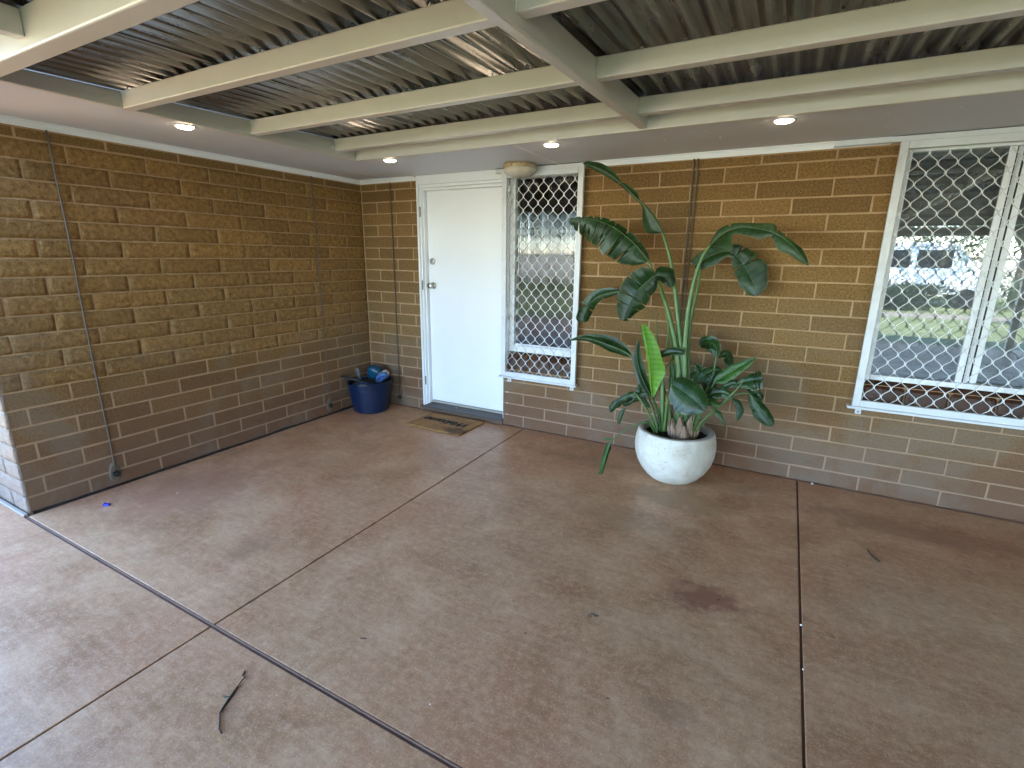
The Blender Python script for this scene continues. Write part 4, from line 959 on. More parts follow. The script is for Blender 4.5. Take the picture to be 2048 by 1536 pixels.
# ------------------------------------------------------------------ potted bird-of-paradise plant
# leaves: material, [(midrib point, vector to one edge, vector to the other edge)], tears along the blade, ripple
LEAVES = [
 ("leaf_under", [((3.005,-0.280,1.691),(0.005,0.003,0.004),(-0.006,0.002,-0.004)), ((2.983,-0.279,1.724),(0.008,0.005,0.006),(-0.080,0.029,-0.045)), ((2.951,-0.277,1.771),(0.010,0.006,0.008),(-0.085,0.031,-0.050)), ((2.920,-0.275,1.812),(0.008,0.005,0.008),(-0.068,0.027,-0.045)), ((2.892,-0.273,1.842),(0.007,0.004,0.008),(-0.039,0.017,-0.030)), ((2.863,-0.271,1.870),(0.005,0.004,0.007),(-0.011,0.005,-0.009)), ((2.831,-0.270,1.900),(0.004,0.003,0.005),(-0.009,0.004,-0.007)), ((2.797,-0.269,1.932),(0.016,0.011,0.021),(-0.010,0.005,-0.008)), ((2.761,-0.270,1.965),(0.016,0.011,0.021),(-0.011,0.005,-0.009)), ((2.723,-0.271,1.997),(0.012,0.008,0.017),(-0.012,0.006,-0.011)), ((2.684,-0.272,2.030),(0.006,0.004,0.010),(-0.015,0.007,-0.013)), ((2.645,-0.274,2.061),(0.012,0.008,0.020),(-0.016,0.009,-0.016)), ((2.606,-0.277,2.087),(0.015,0.011,0.031),(-0.017,0.010,-0.019)), ((2.568,-0.280,2.110),(0.013,0.010,0.032),(-0.017,0.012,-0.021)), ((2.530,-0.284,2.128),(0.010,0.009,0.034),(-0.014,0.012,-0.022)), ((2.489,-0.290,2.143),(0.006,0.007,0.030),(-0.010,0.010,-0.018)), ((2.447,-0.296,2.155),(0.004,0.005,0.023),(-0.007,0.008,-0.013)), ((2.417,-0.300,2.162),(0.000,0.000,0.000),(-0.000,0.000,0.000))], (0.34, 0.57), 0.004),
 ("leaf_dark", [((2.945,-0.360,1.503),(0.006,0.007,0.007),(-0.021,-0.001,-0.018)), ((2.927,-0.361,1.525),(0.015,0.016,0.016),(-0.071,-0.003,-0.060)), ((2.900,-0.363,1.556),(0.021,0.023,0.023),(-0.101,-0.005,-0.088)), ((2.872,-0.365,1.586),(0.021,0.024,0.026),(-0.117,-0.004,-0.110)), ((2.844,-0.369,1.613),(0.021,0.025,0.029),(-0.122,-0.003,-0.125)), ((2.815,-0.372,1.640),(0.020,0.026,0.031),(-0.119,-0.002,-0.133)), ((2.784,-0.377,1.665),(0.019,0.025,0.033),(-0.116,0.000,-0.141)), ((2.751,-0.382,1.690),(0.017,0.025,0.034),(-0.111,0.002,-0.149)), ((2.718,-0.387,1.712),(0.015,0.024,0.036),(-0.099,0.006,-0.152)), ((2.684,-0.393,1.731),(0.011,0.022,0.036),(-0.085,0.010,-0.156)), ((2.650,-0.398,1.747),(0.007,0.019,0.034),(-0.071,0.014,-0.158)), ((2.615,-0.403,1.759),(0.004,0.016,0.031),(-0.057,0.017,-0.153)), ((2.580,-0.408,1.769),(0.002,0.013,0.027),(-0.044,0.019,-0.144)), ((2.542,-0.413,1.778),(0.000,0.010,0.022),(-0.032,0.020,-0.135)), ((2.505,-0.419,1.783),(-0.001,0.007,0.017),(-0.020,0.021,-0.120)), ((2.465,-0.426,1.786),(-0.002,0.005,0.012),(-0.009,0.020,-0.098)), ((2.424,-0.434,1.786),(-0.001,0.003,0.008),(-0.004,0.015,-0.068)), ((2.395,-0.440,1.785),(-0.001,0.001,0.004),(-0.002,0.006,-0.028))], (0.22, 0.36, 0.5, 0.56, 0.66, 0.74, 0.8, 0.87, 0.93), 0.006),
 ("leaf_under", [((3.323,-0.320,1.602),(0.005,0.003,-0.004),(-0.008,0.003,0.006)), ((3.345,-0.322,1.629),(0.073,0.048,-0.066),(-0.019,0.008,0.016)), ((3.376,-0.324,1.664),(0.069,0.050,-0.079),(-0.027,0.012,0.028)), ((3.409,-0.326,1.687),(0.034,0.033,-0.063),(-0.023,0.015,0.037)), ((3.444,-0.328,1.702),(0.010,0.015,-0.033),(-0.013,0.013,0.035)), ((3.479,-0.330,1.711),(0.005,0.018,-0.042),(-0.006,0.012,0.030)), ((3.515,-0.334,1.713),(-0.002,0.020,-0.049),(-0.001,0.010,0.026)), ((3.550,-0.339,1.709),(-0.007,0.021,-0.052),(0.002,0.012,0.030)), ((3.585,-0.343,1.704),(-0.011,0.022,-0.054),(0.005,0.014,0.035)), ((3.620,-0.347,1.697),(-0.016,0.023,-0.056),(0.009,0.017,0.040)), ((3.656,-0.351,1.686),(-0.012,0.013,-0.032),(0.015,0.020,0.045)), ((3.691,-0.355,1.671),(-0.014,0.012,-0.029),(0.011,0.012,0.027)), ((3.726,-0.359,1.653),(-0.030,0.021,-0.048),(0.008,0.007,0.014)), ((3.760,-0.364,1.630),(-0.042,0.025,-0.053),(0.010,0.007,0.014)), ((3.792,-0.368,1.602),(-0.037,0.020,-0.039),(0.014,0.009,0.015)), ((3.825,-0.372,1.568),(-0.030,0.014,-0.026),(0.019,0.011,0.017)), ((3.862,-0.377,1.522),(-0.016,0.008,-0.013),(0.012,0.007,0.010)), ((3.888,-0.380,1.488),(0.000,0.000,-0.000),(0.000,0.000,0.000))], (0.21, 0.63), 0.005),
 ("leaf_dark", [((3.216,-0.190,1.473),(0.023,0.012,-0.033),(-0.025,0.001,0.033)), ((3.242,-0.184,1.493),(0.030,0.015,-0.044),(-0.030,0.001,0.039)), ((3.279,-0.176,1.521),(0.035,0.018,-0.056),(-0.032,0.001,0.047)), ((3.315,-0.169,1.543),(0.032,0.019,-0.062),(-0.029,0.002,0.052)), ((3.349,-0.161,1.560),(0.022,0.016,-0.058),(-0.021,0.002,0.051)), ((3.383,-0.154,1.572),(0.009,0.013,-0.053),(-0.010,0.003,0.050)), ((3.414,-0.148,1.573),(-0.008,0.008,-0.041),(0.007,0.005,0.047)), ((3.442,-0.145,1.562),(-0.014,0.005,-0.025),(0.029,0.008,0.056)), ((3.468,-0.142,1.544),(-0.027,0.006,-0.033),(0.049,0.012,0.061)), ((3.494,-0.138,1.520),(-0.045,0.008,-0.040),(0.067,0.015,0.061)), ((3.519,-0.135,1.488),(-0.058,0.009,-0.042),(0.081,0.017,0.059)), ((3.542,-0.131,1.454),(-0.064,0.010,-0.042),(0.091,0.018,0.061)), ((3.562,-0.127,1.422),(-0.070,0.011,-0.044),(0.099,0.020,0.062)), ((3.580,-0.123,1.391),(-0.074,0.011,-0.041),(0.089,0.017,0.050)), ((3.595,-0.120,1.361),(-0.066,0.010,-0.030),(0.080,0.015,0.035)), ((3.606,-0.119,1.332),(-0.058,0.008,-0.019),(0.068,0.012,0.022)), ((3.613,-0.120,1.304),(-0.041,0.006,-0.011),(0.040,0.007,0.010)), ((3.618,-0.120,1.285),(-0.010,0.001,-0.002),(0.010,0.002,0.002))], (0.45, 0.58), 0.006),
 ("leaf_dark", [((3.008,-0.410,1.413),(-0.051,0.001,0.054),(0.024,0.017,-0.030)), ((2.996,-0.414,1.403),(-0.062,0.002,0.066),(0.033,0.023,-0.042)), ((2.980,-0.421,1.387),(-0.074,0.002,0.077),(0.043,0.030,-0.054)), ((2.963,-0.428,1.370),(-0.083,0.001,0.081),(0.051,0.035,-0.060)), ((2.948,-0.434,1.354),(-0.086,0.001,0.080),(0.055,0.038,-0.062)), ((2.933,-0.440,1.338),(-0.090,-0.000,0.079),(0.060,0.040,-0.064)), ((2.919,-0.446,1.321),(-0.096,-0.001,0.075),(0.067,0.044,-0.063)), ((2.906,-0.451,1.303),(-0.101,-0.003,0.067),(0.074,0.047,-0.060)), ((2.894,-0.454,1.283),(-0.100,-0.005,0.057),(0.078,0.048,-0.054)), ((2.884,-0.457,1.263),(-0.098,-0.006,0.049),(0.080,0.049,-0.049)), ((2.874,-0.460,1.242),(-0.094,-0.006,0.042),(0.082,0.050,-0.046)), ((2.865,-0.462,1.222),(-0.090,-0.007,0.035),(0.076,0.046,-0.037)), ((2.858,-0.463,1.202),(-0.080,-0.006,0.027),(0.067,0.041,-0.029)), ((2.851,-0.464,1.182),(-0.070,-0.006,0.021),(0.058,0.035,-0.023)), ((2.844,-0.465,1.161),(-0.059,-0.005,0.016),(0.049,0.030,-0.018)), ((2.837,-0.465,1.137),(-0.046,-0.004,0.012),(0.039,0.024,-0.013)), ((2.831,-0.465,1.115),(-0.032,-0.003,0.008),(0.029,0.018,-0.010)), ((2.827,-0.465,1.100),(-0.007,-0.001,0.002),(0.006,0.004,-0.002))], (0.3, 0.52, 0.68, 0.9), 0.005),
 ("leaf_dark", [((3.006,-0.400,1.407),(-0.001,0.007,-0.027),(-0.004,0.015,0.046)), ((3.011,-0.398,1.407),(-0.001,0.008,-0.029),(-0.005,0.016,0.050)), ((3.019,-0.394,1.407),(-0.001,0.008,-0.031),(-0.006,0.017,0.054)), ((3.028,-0.391,1.407),(-0.002,0.009,-0.033),(-0.004,0.019,0.058)), ((3.037,-0.386,1.407),(-0.004,0.008,-0.035),(0.000,0.021,0.062)), ((3.046,-0.382,1.406),(-0.009,0.008,-0.036),(0.009,0.024,0.064)), ((3.054,-0.379,1.403),(-0.016,0.007,-0.036),(0.021,0.028,0.065)), ((3.060,-0.375,1.399),(-0.021,0.006,-0.035),(0.030,0.031,0.062)), ((3.067,-0.371,1.395),(-0.024,0.005,-0.031),(0.034,0.030,0.054)), ((3.073,-0.368,1.389),(-0.025,0.005,-0.028),(0.036,0.029,0.047)), ((3.079,-0.364,1.383),(-0.025,0.004,-0.024),(0.036,0.027,0.040)), ((3.084,-0.361,1.377),(-0.025,0.004,-0.021),(0.036,0.025,0.034)), ((3.089,-0.358,1.370),(-0.026,0.003,-0.018),(0.036,0.023,0.027)), ((3.094,-0.356,1.362),(-0.025,0.003,-0.014),(0.034,0.021,0.021)), ((3.098,-0.354,1.353),(-0.022,0.002,-0.011),(0.029,0.018,0.016)), ((3.102,-0.352,1.345),(-0.016,0.002,-0.008),(0.021,0.012,0.010)), ((3.105,-0.351,1.337),(-0.010,0.001,-0.005),(0.012,0.007,0.006)), ((3.107,-0.350,1.332),(-0.003,0.000,-0.002),(0.003,0.002,0.001))], (), 0.003),
 ("leaf_dark", [((2.766,-0.300,1.292),(-0.002,0.002,0.007),(0.001,0.002,-0.007)), ((2.745,-0.295,1.288),(-0.005,0.005,0.016),(0.001,0.004,-0.014)), ((2.715,-0.289,1.283),(-0.008,0.008,0.025),(0.002,0.006,-0.021)), ((2.684,-0.282,1.276),(-0.011,0.010,0.035),(0.003,0.008,-0.026)), ((2.655,-0.278,1.269),(-0.013,0.012,0.040),(0.004,0.008,-0.029)), ((2.627,-0.275,1.263),(-0.015,0.013,0.044),(0.005,0.009,-0.032)), ((2.599,-0.272,1.256),(-0.022,0.012,0.045),(0.009,0.011,-0.033)), ((2.574,-0.269,1.244),(-0.032,0.010,0.045),(0.015,0.014,-0.033)), ((2.552,-0.266,1.228),(-0.040,0.007,0.041),(0.021,0.017,-0.031)), ((2.531,-0.264,1.210),(-0.045,0.005,0.035),(0.026,0.020,-0.029)), ((2.512,-0.261,1.188),(-0.048,0.003,0.029),(0.031,0.023,-0.027)), ((2.495,-0.257,1.163),(-0.051,0.001,0.023),(0.035,0.025,-0.023)), ((2.480,-0.254,1.132),(-0.052,0.000,0.019),(0.038,0.027,-0.020)), ((2.467,-0.251,1.104),(-0.053,-0.001,0.016),(0.038,0.027,-0.018)), ((2.459,-0.250,1.082),(-0.055,-0.002,0.011),(0.038,0.028,-0.013)), ((2.456,-0.249,1.065),(-0.056,-0.003,0.004),(0.038,0.028,-0.006)), ((2.456,-0.250,1.052),(-0.041,-0.003,-0.001),(0.029,0.022,-0.002)), ((2.456,-0.250,1.044),(-0.020,-0.001,-0.000),(0.016,0.012,-0.001))], (0.33, 0.66), 0.004),
 ("leaf_dark", [((2.880,-0.390,0.850),(0.004,0.005,0.009),(-0.005,0.001,-0.010)), ((2.864,-0.392,0.858),(0.009,0.012,0.022),(-0.010,0.002,-0.019)), ((2.842,-0.395,0.869),(0.014,0.019,0.036),(-0.015,0.003,-0.029)), ((2.817,-0.398,0.880),(0.015,0.023,0.043),(-0.017,0.004,-0.035)), ((2.794,-0.403,0.890),(0.015,0.026,0.050),(-0.016,0.005,-0.038)), ((2.770,-0.409,0.899),(0.015,0.028,0.058),(-0.016,0.005,-0.041)), ((2.745,-0.415,0.909),(0.015,0.031,0.064),(-0.016,0.006,-0.043)), ((2.719,-0.421,0.917),(0.013,0.029,0.060),(-0.015,0.005,-0.040)), ((2.692,-0.427,0.926),(0.011,0.026,0.055),(-0.013,0.005,-0.036)), ((2.664,-0.433,0.934),(0.009,0.024,0.051),(-0.011,0.005,-0.033)), ((2.637,-0.439,0.942),(0.006,0.020,0.045),(-0.009,0.004,-0.030)), ((2.612,-0.445,0.948),(0.005,0.017,0.039),(-0.008,0.004,-0.027)), ((2.588,-0.451,0.953),(0.002,0.014,0.032),(-0.006,0.004,-0.024)), ((2.563,-0.456,0.957),(-0.002,0.010,0.026),(-0.003,0.004,-0.021)), ((2.536,-0.462,0.955),(-0.005,0.006,0.020),(0.000,0.004,-0.017)), ((2.502,-0.469,0.948),(-0.005,0.004,0.015),(0.001,0.004,-0.013)), ((2.470,-0.476,0.939),(-0.003,0.002,0.009),(0.001,0.002,-0.008)), ((2.448,-0.480,0.932),(-0.001,0.001,0.003),(0.001,0.001,-0.004))], (), 0.004),
 ("leaf_bright", [((3.074,-0.480,0.590),(0.003,0.001,0.001),(-0.007,0.002,-0.002)), ((3.070,-0.481,0.613),(0.022,0.007,0.004),(-0.008,0.002,-0.003)), ((3.064,-0.483,0.647),(0.041,0.013,0.007),(-0.010,0.003,-0.003)), ((3.058,-0.484,0.683),(0.059,0.018,0.009),(-0.011,0.003,-0.003)), ((3.054,-0.486,0.714),(0.075,0.023,0.010),(-0.011,0.003,-0.003)), ((3.050,-0.488,0.745),(0.091,0.028,0.011),(-0.012,0.004,-0.003)), ((3.046,-0.489,0.776),(0.093,0.029,0.013),(-0.013,0.004,-0.003)), ((3.041,-0.490,0.806),(0.086,0.027,0.015),(-0.013,0.004,-0.004)), ((3.035,-0.491,0.837),(0.080,0.026,0.015),(-0.013,0.004,-0.004)), ((3.029,-0.491,0.866),(0.075,0.024,0.016),(-0.014,0.004,-0.004)), ((3.022,-0.490,0.896),(0.072,0.024,0.017),(-0.014,0.004,-0.005)), ((3.014,-0.489,0.926),(0.069,0.023,0.018),(-0.015,0.004,-0.005)), ((3.006,-0.488,0.955),(0.062,0.021,0.017),(-0.016,0.005,-0.005)), ((2.997,-0.486,0.985),(0.056,0.019,0.016),(-0.017,0.005,-0.006)), ((2.988,-0.484,1.013),(0.049,0.017,0.014),(-0.018,0.005,-0.006)), ((2.978,-0.483,1.043),(0.037,0.013,0.011),(-0.014,0.004,-0.005)), ((2.969,-0.481,1.071),(0.026,0.009,0.008),(-0.007,0.002,-0.002)), ((2.963,-0.480,1.090),(0.000,0.000,0.000),(-0.000,0.000,-0.000))], (), 0.002),
 ("leaf_dark", [((3.068,-0.470,0.587),(0.002,0.002,0.002),(-0.003,-0.001,-0.002)), ((3.058,-0.467,0.599),(0.007,0.006,0.005),(-0.007,-0.003,-0.005)), ((3.043,-0.462,0.617),(0.012,0.010,0.008),(-0.012,-0.005,-0.008)), ((3.027,-0.456,0.638),(0.017,0.014,0.010),(-0.017,-0.007,-0.011)), ((3.012,-0.451,0.659),(0.022,0.018,0.012),(-0.023,-0.009,-0.014)), ((2.999,-0.446,0.679),(0.026,0.020,0.013),(-0.029,-0.011,-0.016)), ((2.986,-0.441,0.700),(0.028,0.021,0.013),(-0.030,-0.011,-0.015)), ((2.974,-0.436,0.721),(0.031,0.022,0.013),(-0.030,-0.011,-0.014)), ((2.963,-0.432,0.743),(0.033,0.024,0.012),(-0.031,-0.010,-0.012)), ((2.954,-0.428,0.766),(0.034,0.023,0.010),(-0.032,-0.010,-0.011)), ((2.946,-0.425,0.789),(0.033,0.022,0.008),(-0.032,-0.010,-0.009)), ((2.939,-0.423,0.813),(0.031,0.020,0.005),(-0.033,-0.010,-0.007)), ((2.933,-0.421,0.838),(0.029,0.019,0.003),(-0.033,-0.009,-0.005)), ((2.930,-0.420,0.863),(0.027,0.016,0.001),(-0.027,-0.007,-0.002)), ((2.928,-0.419,0.893),(0.021,0.012,-0.001),(-0.021,-0.005,-0.001)), ((2.928,-0.419,0.923),(0.015,0.009,-0.001),(-0.015,-0.004,0.000)), ((2.929,-0.420,0.951),(0.009,0.005,-0.001),(-0.009,-0.002,0.000)), ((2.929,-0.420,0.970),(0.003,0.002,-0.000),(-0.003,-0.001,0.000))], (), 0.002),
 ("leaf_dark", [((3.205,-0.520,0.712),(-0.019,-0.002,-0.036),(0.021,0.025,0.043)), ((3.216,-0.525,0.709),(-0.031,-0.003,-0.060),(0.025,0.030,0.051)), ((3.230,-0.532,0.704),(-0.044,-0.004,-0.084),(0.029,0.034,0.058)), ((3.247,-0.541,0.698),(-0.053,-0.005,-0.099),(0.034,0.039,0.065)), ((3.264,-0.548,0.692),(-0.059,-0.005,-0.104),(0.039,0.042,0.068)), ((3.279,-0.555,0.685),(-0.066,-0.006,-0.109),(0.042,0.043,0.069)), ((3.294,-0.561,0.678),(-0.072,-0.006,-0.114),(0.045,0.044,0.070)), ((3.309,-0.567,0.670),(-0.078,-0.006,-0.119),(0.048,0.046,0.072)), ((3.324,-0.573,0.662),(-0.080,-0.006,-0.119),(0.049,0.046,0.071)), ((3.338,-0.577,0.653),(-0.077,-0.006,-0.112),(0.048,0.043,0.067)), ((3.353,-0.581,0.645),(-0.074,-0.006,-0.104),(0.046,0.041,0.062)), ((3.367,-0.585,0.636),(-0.071,-0.005,-0.097),(0.045,0.039,0.058)), ((3.380,-0.588,0.626),(-0.068,-0.005,-0.089),(0.043,0.036,0.053)), ((3.393,-0.591,0.618),(-0.063,-0.004,-0.078),(0.038,0.030,0.044)), ((3.405,-0.594,0.608),(-0.051,-0.003,-0.059),(0.033,0.025,0.035)), ((3.417,-0.596,0.598),(-0.038,-0.002,-0.042),(0.027,0.019,0.027)), ((3.427,-0.598,0.589),(-0.023,-0.001,-0.025),(0.016,0.012,0.016)), ((3.434,-0.600,0.583),(-0.004,-0.000,-0.005),(0.004,0.003,0.004))], (), 0.003),
 ("leaf_dark", [((3.048,-0.420,0.855),(0.003,0.002,-0.006),(-0.006,0.004,0.008)), ((3.055,-0.421,0.859),(0.004,0.003,-0.009),(-0.007,0.005,0.011)), ((3.064,-0.423,0.864),(0.005,0.004,-0.011),(-0.009,0.005,0.013)), ((3.075,-0.425,0.871),(0.006,0.005,-0.014),(-0.010,0.006,0.015)), ((3.086,-0.427,0.877),(0.007,0.006,-0.017),(-0.011,0.007,0.017)), ((3.098,-0.429,0.883),(0.007,0.006,-0.020),(-0.012,0.009,0.020)), ((3.109,-0.430,0.889),(0.007,0.006,-0.021),(-0.012,0.009,0.021)), ((3.120,-0.432,0.894),(0.007,0.007,-0.022),(-0.012,0.010,0.022)), ((3.131,-0.432,0.899),(0.007,0.007,-0.023),(-0.012,0.010,0.023)), ((3.143,-0.433,0.903),(0.007,0.007,-0.024),(-0.011,0.011,0.024)), ((3.155,-0.434,0.908),(0.005,0.007,-0.026),(-0.010,0.012,0.026)), ((3.167,-0.435,0.911),(0.003,0.006,-0.027),(-0.007,0.013,0.027)), ((3.180,-0.436,0.913),(0.001,0.006,-0.028),(-0.004,0.013,0.028)), ((3.195,-0.437,0.914),(-0.001,0.005,-0.026),(-0.002,0.013,0.025)), ((3.210,-0.438,0.914),(-0.002,0.005,-0.024),(-0.001,0.011,0.023)), ((3.225,-0.439,0.914),(-0.002,0.004,-0.022),(-0.000,0.010,0.020)), ((3.237,-0.439,0.913),(-0.002,0.003,-0.016),(-0.000,0.007,0.014)), ((3.246,-0.440,0.913),(-0.000,0.001,-0.004),(-0.000,0.002,0.003))], (), 0.002),
 ("leaf_mid", [((3.448,-0.400,0.732),(0.006,0.001,-0.008),(-0.007,0.004,0.007)), ((3.457,-0.402,0.740),(0.015,0.002,-0.019),(-0.011,0.007,0.012)), ((3.470,-0.404,0.752),(0.024,0.003,-0.031),(-0.016,0.009,0.016)), ((3.486,-0.407,0.765),(0.029,0.004,-0.037),(-0.020,0.012,0.021)), ((3.501,-0.409,0.778),(0.028,0.004,-0.037),(-0.022,0.014,0.023)), ((3.516,-0.412,0.791),(0.028,0.004,-0.037),(-0.023,0.014,0.025)), ((3.532,-0.414,0.805),(0.028,0.004,-0.037),(-0.024,0.015,0.026)), ((3.548,-0.416,0.818),(0.028,0.004,-0.036),(-0.025,0.015,0.027)), ((3.564,-0.419,0.832),(0.025,0.003,-0.033),(-0.024,0.015,0.027)), ((3.579,-0.421,0.845),(0.023,0.003,-0.031),(-0.022,0.014,0.024)), ((3.595,-0.424,0.857),(0.021,0.003,-0.028),(-0.020,0.013,0.022)), ((3.609,-0.426,0.869),(0.019,0.003,-0.026),(-0.018,0.011,0.020)), ((3.624,-0.428,0.881),(0.017,0.002,-0.023),(-0.016,0.010,0.018)), ((3.637,-0.431,0.892),(0.014,0.002,-0.018),(-0.014,0.008,0.015)), ((3.650,-0.433,0.904),(0.011,0.001,-0.013),(-0.010,0.006,0.011)), ((3.663,-0.436,0.915),(0.007,0.001,-0.009),(-0.007,0.004,0.007)), ((3.673,-0.438,0.925),(0.004,0.000,-0.004),(-0.003,0.002,0.004)), ((3.681,-0.440,0.932),(0.000,0.000,-0.000),(-0.000,0.000,0.000))], (), 0.003),
 ("leaf_dark", [((3.434,-0.290,0.880),(0.010,0.003,0.000),(-0.014,0.001,-0.001)), ((3.433,-0.288,0.889),(0.014,0.005,0.000),(-0.026,0.002,-0.002)), ((3.433,-0.285,0.902),(0.019,0.006,0.001),(-0.038,0.003,-0.004)), ((3.431,-0.281,0.917),(0.023,0.008,0.002),(-0.049,0.004,-0.008)), ((3.428,-0.276,0.929),(0.027,0.010,0.007),(-0.060,0.003,-0.018)), ((3.423,-0.271,0.939),(0.029,0.012,0.013),(-0.067,0.003,-0.033)), ((3.417,-0.266,0.948),(0.029,0.013,0.018),(-0.062,0.002,-0.042)), ((3.410,-0.260,0.955),(0.027,0.014,0.024),(-0.054,0.001,-0.049)), ((3.402,-0.253,0.961),(0.024,0.015,0.029),(-0.045,0.001,-0.057)), ((3.394,-0.247,0.965),(0.018,0.016,0.035),(-0.034,0.001,-0.063)), ((3.384,-0.239,0.968),(0.012,0.017,0.040),(-0.022,0.001,-0.066)), ((3.374,-0.232,0.969),(0.004,0.016,0.042),(-0.009,0.002,-0.065)), ((3.363,-0.225,0.968),(-0.006,0.014,0.041),(0.006,0.004,-0.061)), ((3.353,-0.219,0.964),(-0.018,0.012,0.038),(0.021,0.006,-0.052)), ((3.341,-0.213,0.957),(-0.025,0.011,0.033),(0.028,0.007,-0.043)), ((3.328,-0.208,0.947),(-0.024,0.008,0.026),(0.026,0.007,-0.034)), ((3.318,-0.203,0.937),(-0.017,0.006,0.018),(0.019,0.005,-0.023)), ((3.310,-0.200,0.930),(-0.009,0.003,0.010),(0.011,0.003,-0.014))], (), 0.004),
 ("leaf_dark", [((3.442,-0.270,0.878),(0.008,0.003,-0.012),(-0.008,0.004,0.010)), ((3.446,-0.266,0.881),(0.010,0.004,-0.014),(-0.011,0.005,0.012)), ((3.453,-0.261,0.886),(0.012,0.004,-0.016),(-0.012,0.005,0.015)), ((3.461,-0.255,0.891),(0.012,0.005,-0.019),(-0.013,0.006,0.018)), ((3.469,-0.249,0.895),(0.011,0.005,-0.024),(-0.012,0.008,0.022)), ((3.476,-0.243,0.898),(0.005,0.004,-0.029),(-0.006,0.010,0.027)), ((3.482,-0.239,0.896),(-0.011,0.003,-0.031),(0.009,0.012,0.028)), ((3.488,-0.234,0.892),(-0.022,0.004,-0.027),(0.021,0.013,0.024)), ((3.494,-0.231,0.885),(-0.026,0.004,-0.022),(0.024,0.012,0.019)), ((3.499,-0.227,0.876),(-0.027,0.004,-0.018),(0.026,0.011,0.016)), ((3.504,-0.224,0.867),(-0.028,0.004,-0.015),(0.027,0.011,0.012)), ((3.507,-0.221,0.858),(-0.029,0.005,-0.011),(0.027,0.010,0.009)), ((3.509,-0.218,0.849),(-0.029,0.005,-0.006),(0.028,0.009,0.003)), ((3.510,-0.216,0.839),(-0.028,0.006,-0.002),(0.027,0.008,-0.001)), ((3.509,-0.214,0.829),(-0.025,0.006,0.000),(0.024,0.006,-0.003)), ((3.508,-0.212,0.819),(-0.018,0.004,0.001),(0.017,0.004,-0.003)), ((3.507,-0.211,0.810),(-0.011,0.002,0.000),(0.010,0.003,-0.002)), ((3.506,-0.210,0.804),(-0.003,0.001,0.000),(0.003,0.001,-0.000))], (), 0.003),
 ("leaf_dark", [((3.586,-0.460,0.746),(0.004,0.000,-0.009),(-0.005,0.005,0.007)), ((3.591,-0.461,0.749),(0.008,0.000,-0.016),(-0.006,0.007,0.010)), ((3.600,-0.461,0.754),(0.012,0.001,-0.024),(-0.008,0.009,0.012)), ((3.609,-0.462,0.760),(0.016,0.001,-0.032),(-0.009,0.011,0.015)), ((3.619,-0.463,0.765),(0.019,0.001,-0.038),(-0.010,0.012,0.017)), ((3.629,-0.464,0.770),(0.020,0.001,-0.045),(-0.011,0.014,0.020)), ((3.638,-0.465,0.775),(0.020,0.001,-0.051),(-0.011,0.016,0.023)), ((3.647,-0.466,0.778),(0.020,0.000,-0.058),(-0.012,0.019,0.027)), ((3.655,-0.467,0.781),(0.020,0.000,-0.064),(-0.012,0.021,0.030)), ((3.663,-0.468,0.784),(0.019,0.000,-0.067),(-0.012,0.023,0.034)), ((3.671,-0.469,0.787),(0.018,0.000,-0.066),(-0.013,0.025,0.037)), ((3.680,-0.470,0.789),(0.018,0.000,-0.065),(-0.013,0.027,0.040)), ((3.688,-0.471,0.792),(0.017,-0.000,-0.064),(-0.014,0.029,0.042)), ((3.698,-0.472,0.795),(0.016,-0.000,-0.063),(-0.014,0.030,0.045)), ((3.707,-0.473,0.797),(0.015,-0.000,-0.062),(-0.014,0.032,0.047)), ((3.716,-0.474,0.800),(0.014,-0.000,-0.058),(-0.013,0.031,0.045)), ((3.724,-0.474,0.802),(0.012,-0.000,-0.050),(-0.011,0.026,0.039)), ((3.729,-0.475,0.804),(0.010,-0.000,-0.043),(-0.009,0.022,0.032))], (0.55, 0.7, 0.8), 0.004),
 ("leaf_dark", [((3.621,-0.450,0.739),(-0.002,-0.000,-0.010),(0.002,0.004,0.009)), ((3.626,-0.449,0.737),(-0.003,-0.000,-0.012),(0.003,0.006,0.012)), ((3.634,-0.447,0.735),(-0.003,-0.001,-0.014),(0.003,0.008,0.016)), ((3.643,-0.445,0.733),(-0.004,-0.001,-0.016),(0.005,0.009,0.020)), ((3.653,-0.443,0.730),(-0.005,-0.001,-0.018),(0.007,0.011,0.023)), ((3.663,-0.441,0.726),(-0.008,-0.001,-0.020),(0.011,0.013,0.026)), ((3.671,-0.439,0.721),(-0.011,-0.001,-0.021),(0.016,0.014,0.028)), ((3.679,-0.437,0.716),(-0.014,-0.000,-0.022),(0.020,0.015,0.029)), ((3.688,-0.435,0.710),(-0.015,-0.000,-0.022),(0.021,0.015,0.028)), ((3.696,-0.433,0.703),(-0.017,-0.000,-0.022),(0.022,0.014,0.026)), ((3.703,-0.432,0.696),(-0.019,-0.000,-0.022),(0.023,0.014,0.024)), ((3.710,-0.430,0.689),(-0.020,0.000,-0.022),(0.023,0.013,0.022)), ((3.716,-0.430,0.683),(-0.023,0.001,-0.021),(0.025,0.012,0.020)), ((3.722,-0.429,0.676),(-0.025,0.001,-0.019),(0.026,0.011,0.017)), ((3.727,-0.429,0.668),(-0.024,0.001,-0.017),(0.024,0.010,0.014)), ((3.731,-0.430,0.661),(-0.018,0.001,-0.012),(0.018,0.007,0.010)), ((3.734,-0.430,0.656),(-0.012,0.001,-0.008),(0.012,0.005,0.006)), ((3.737,-0.430,0.651),(-0.005,0.000,-0.004),(0.005,0.002,0.003))], (0.5,), 0.004),
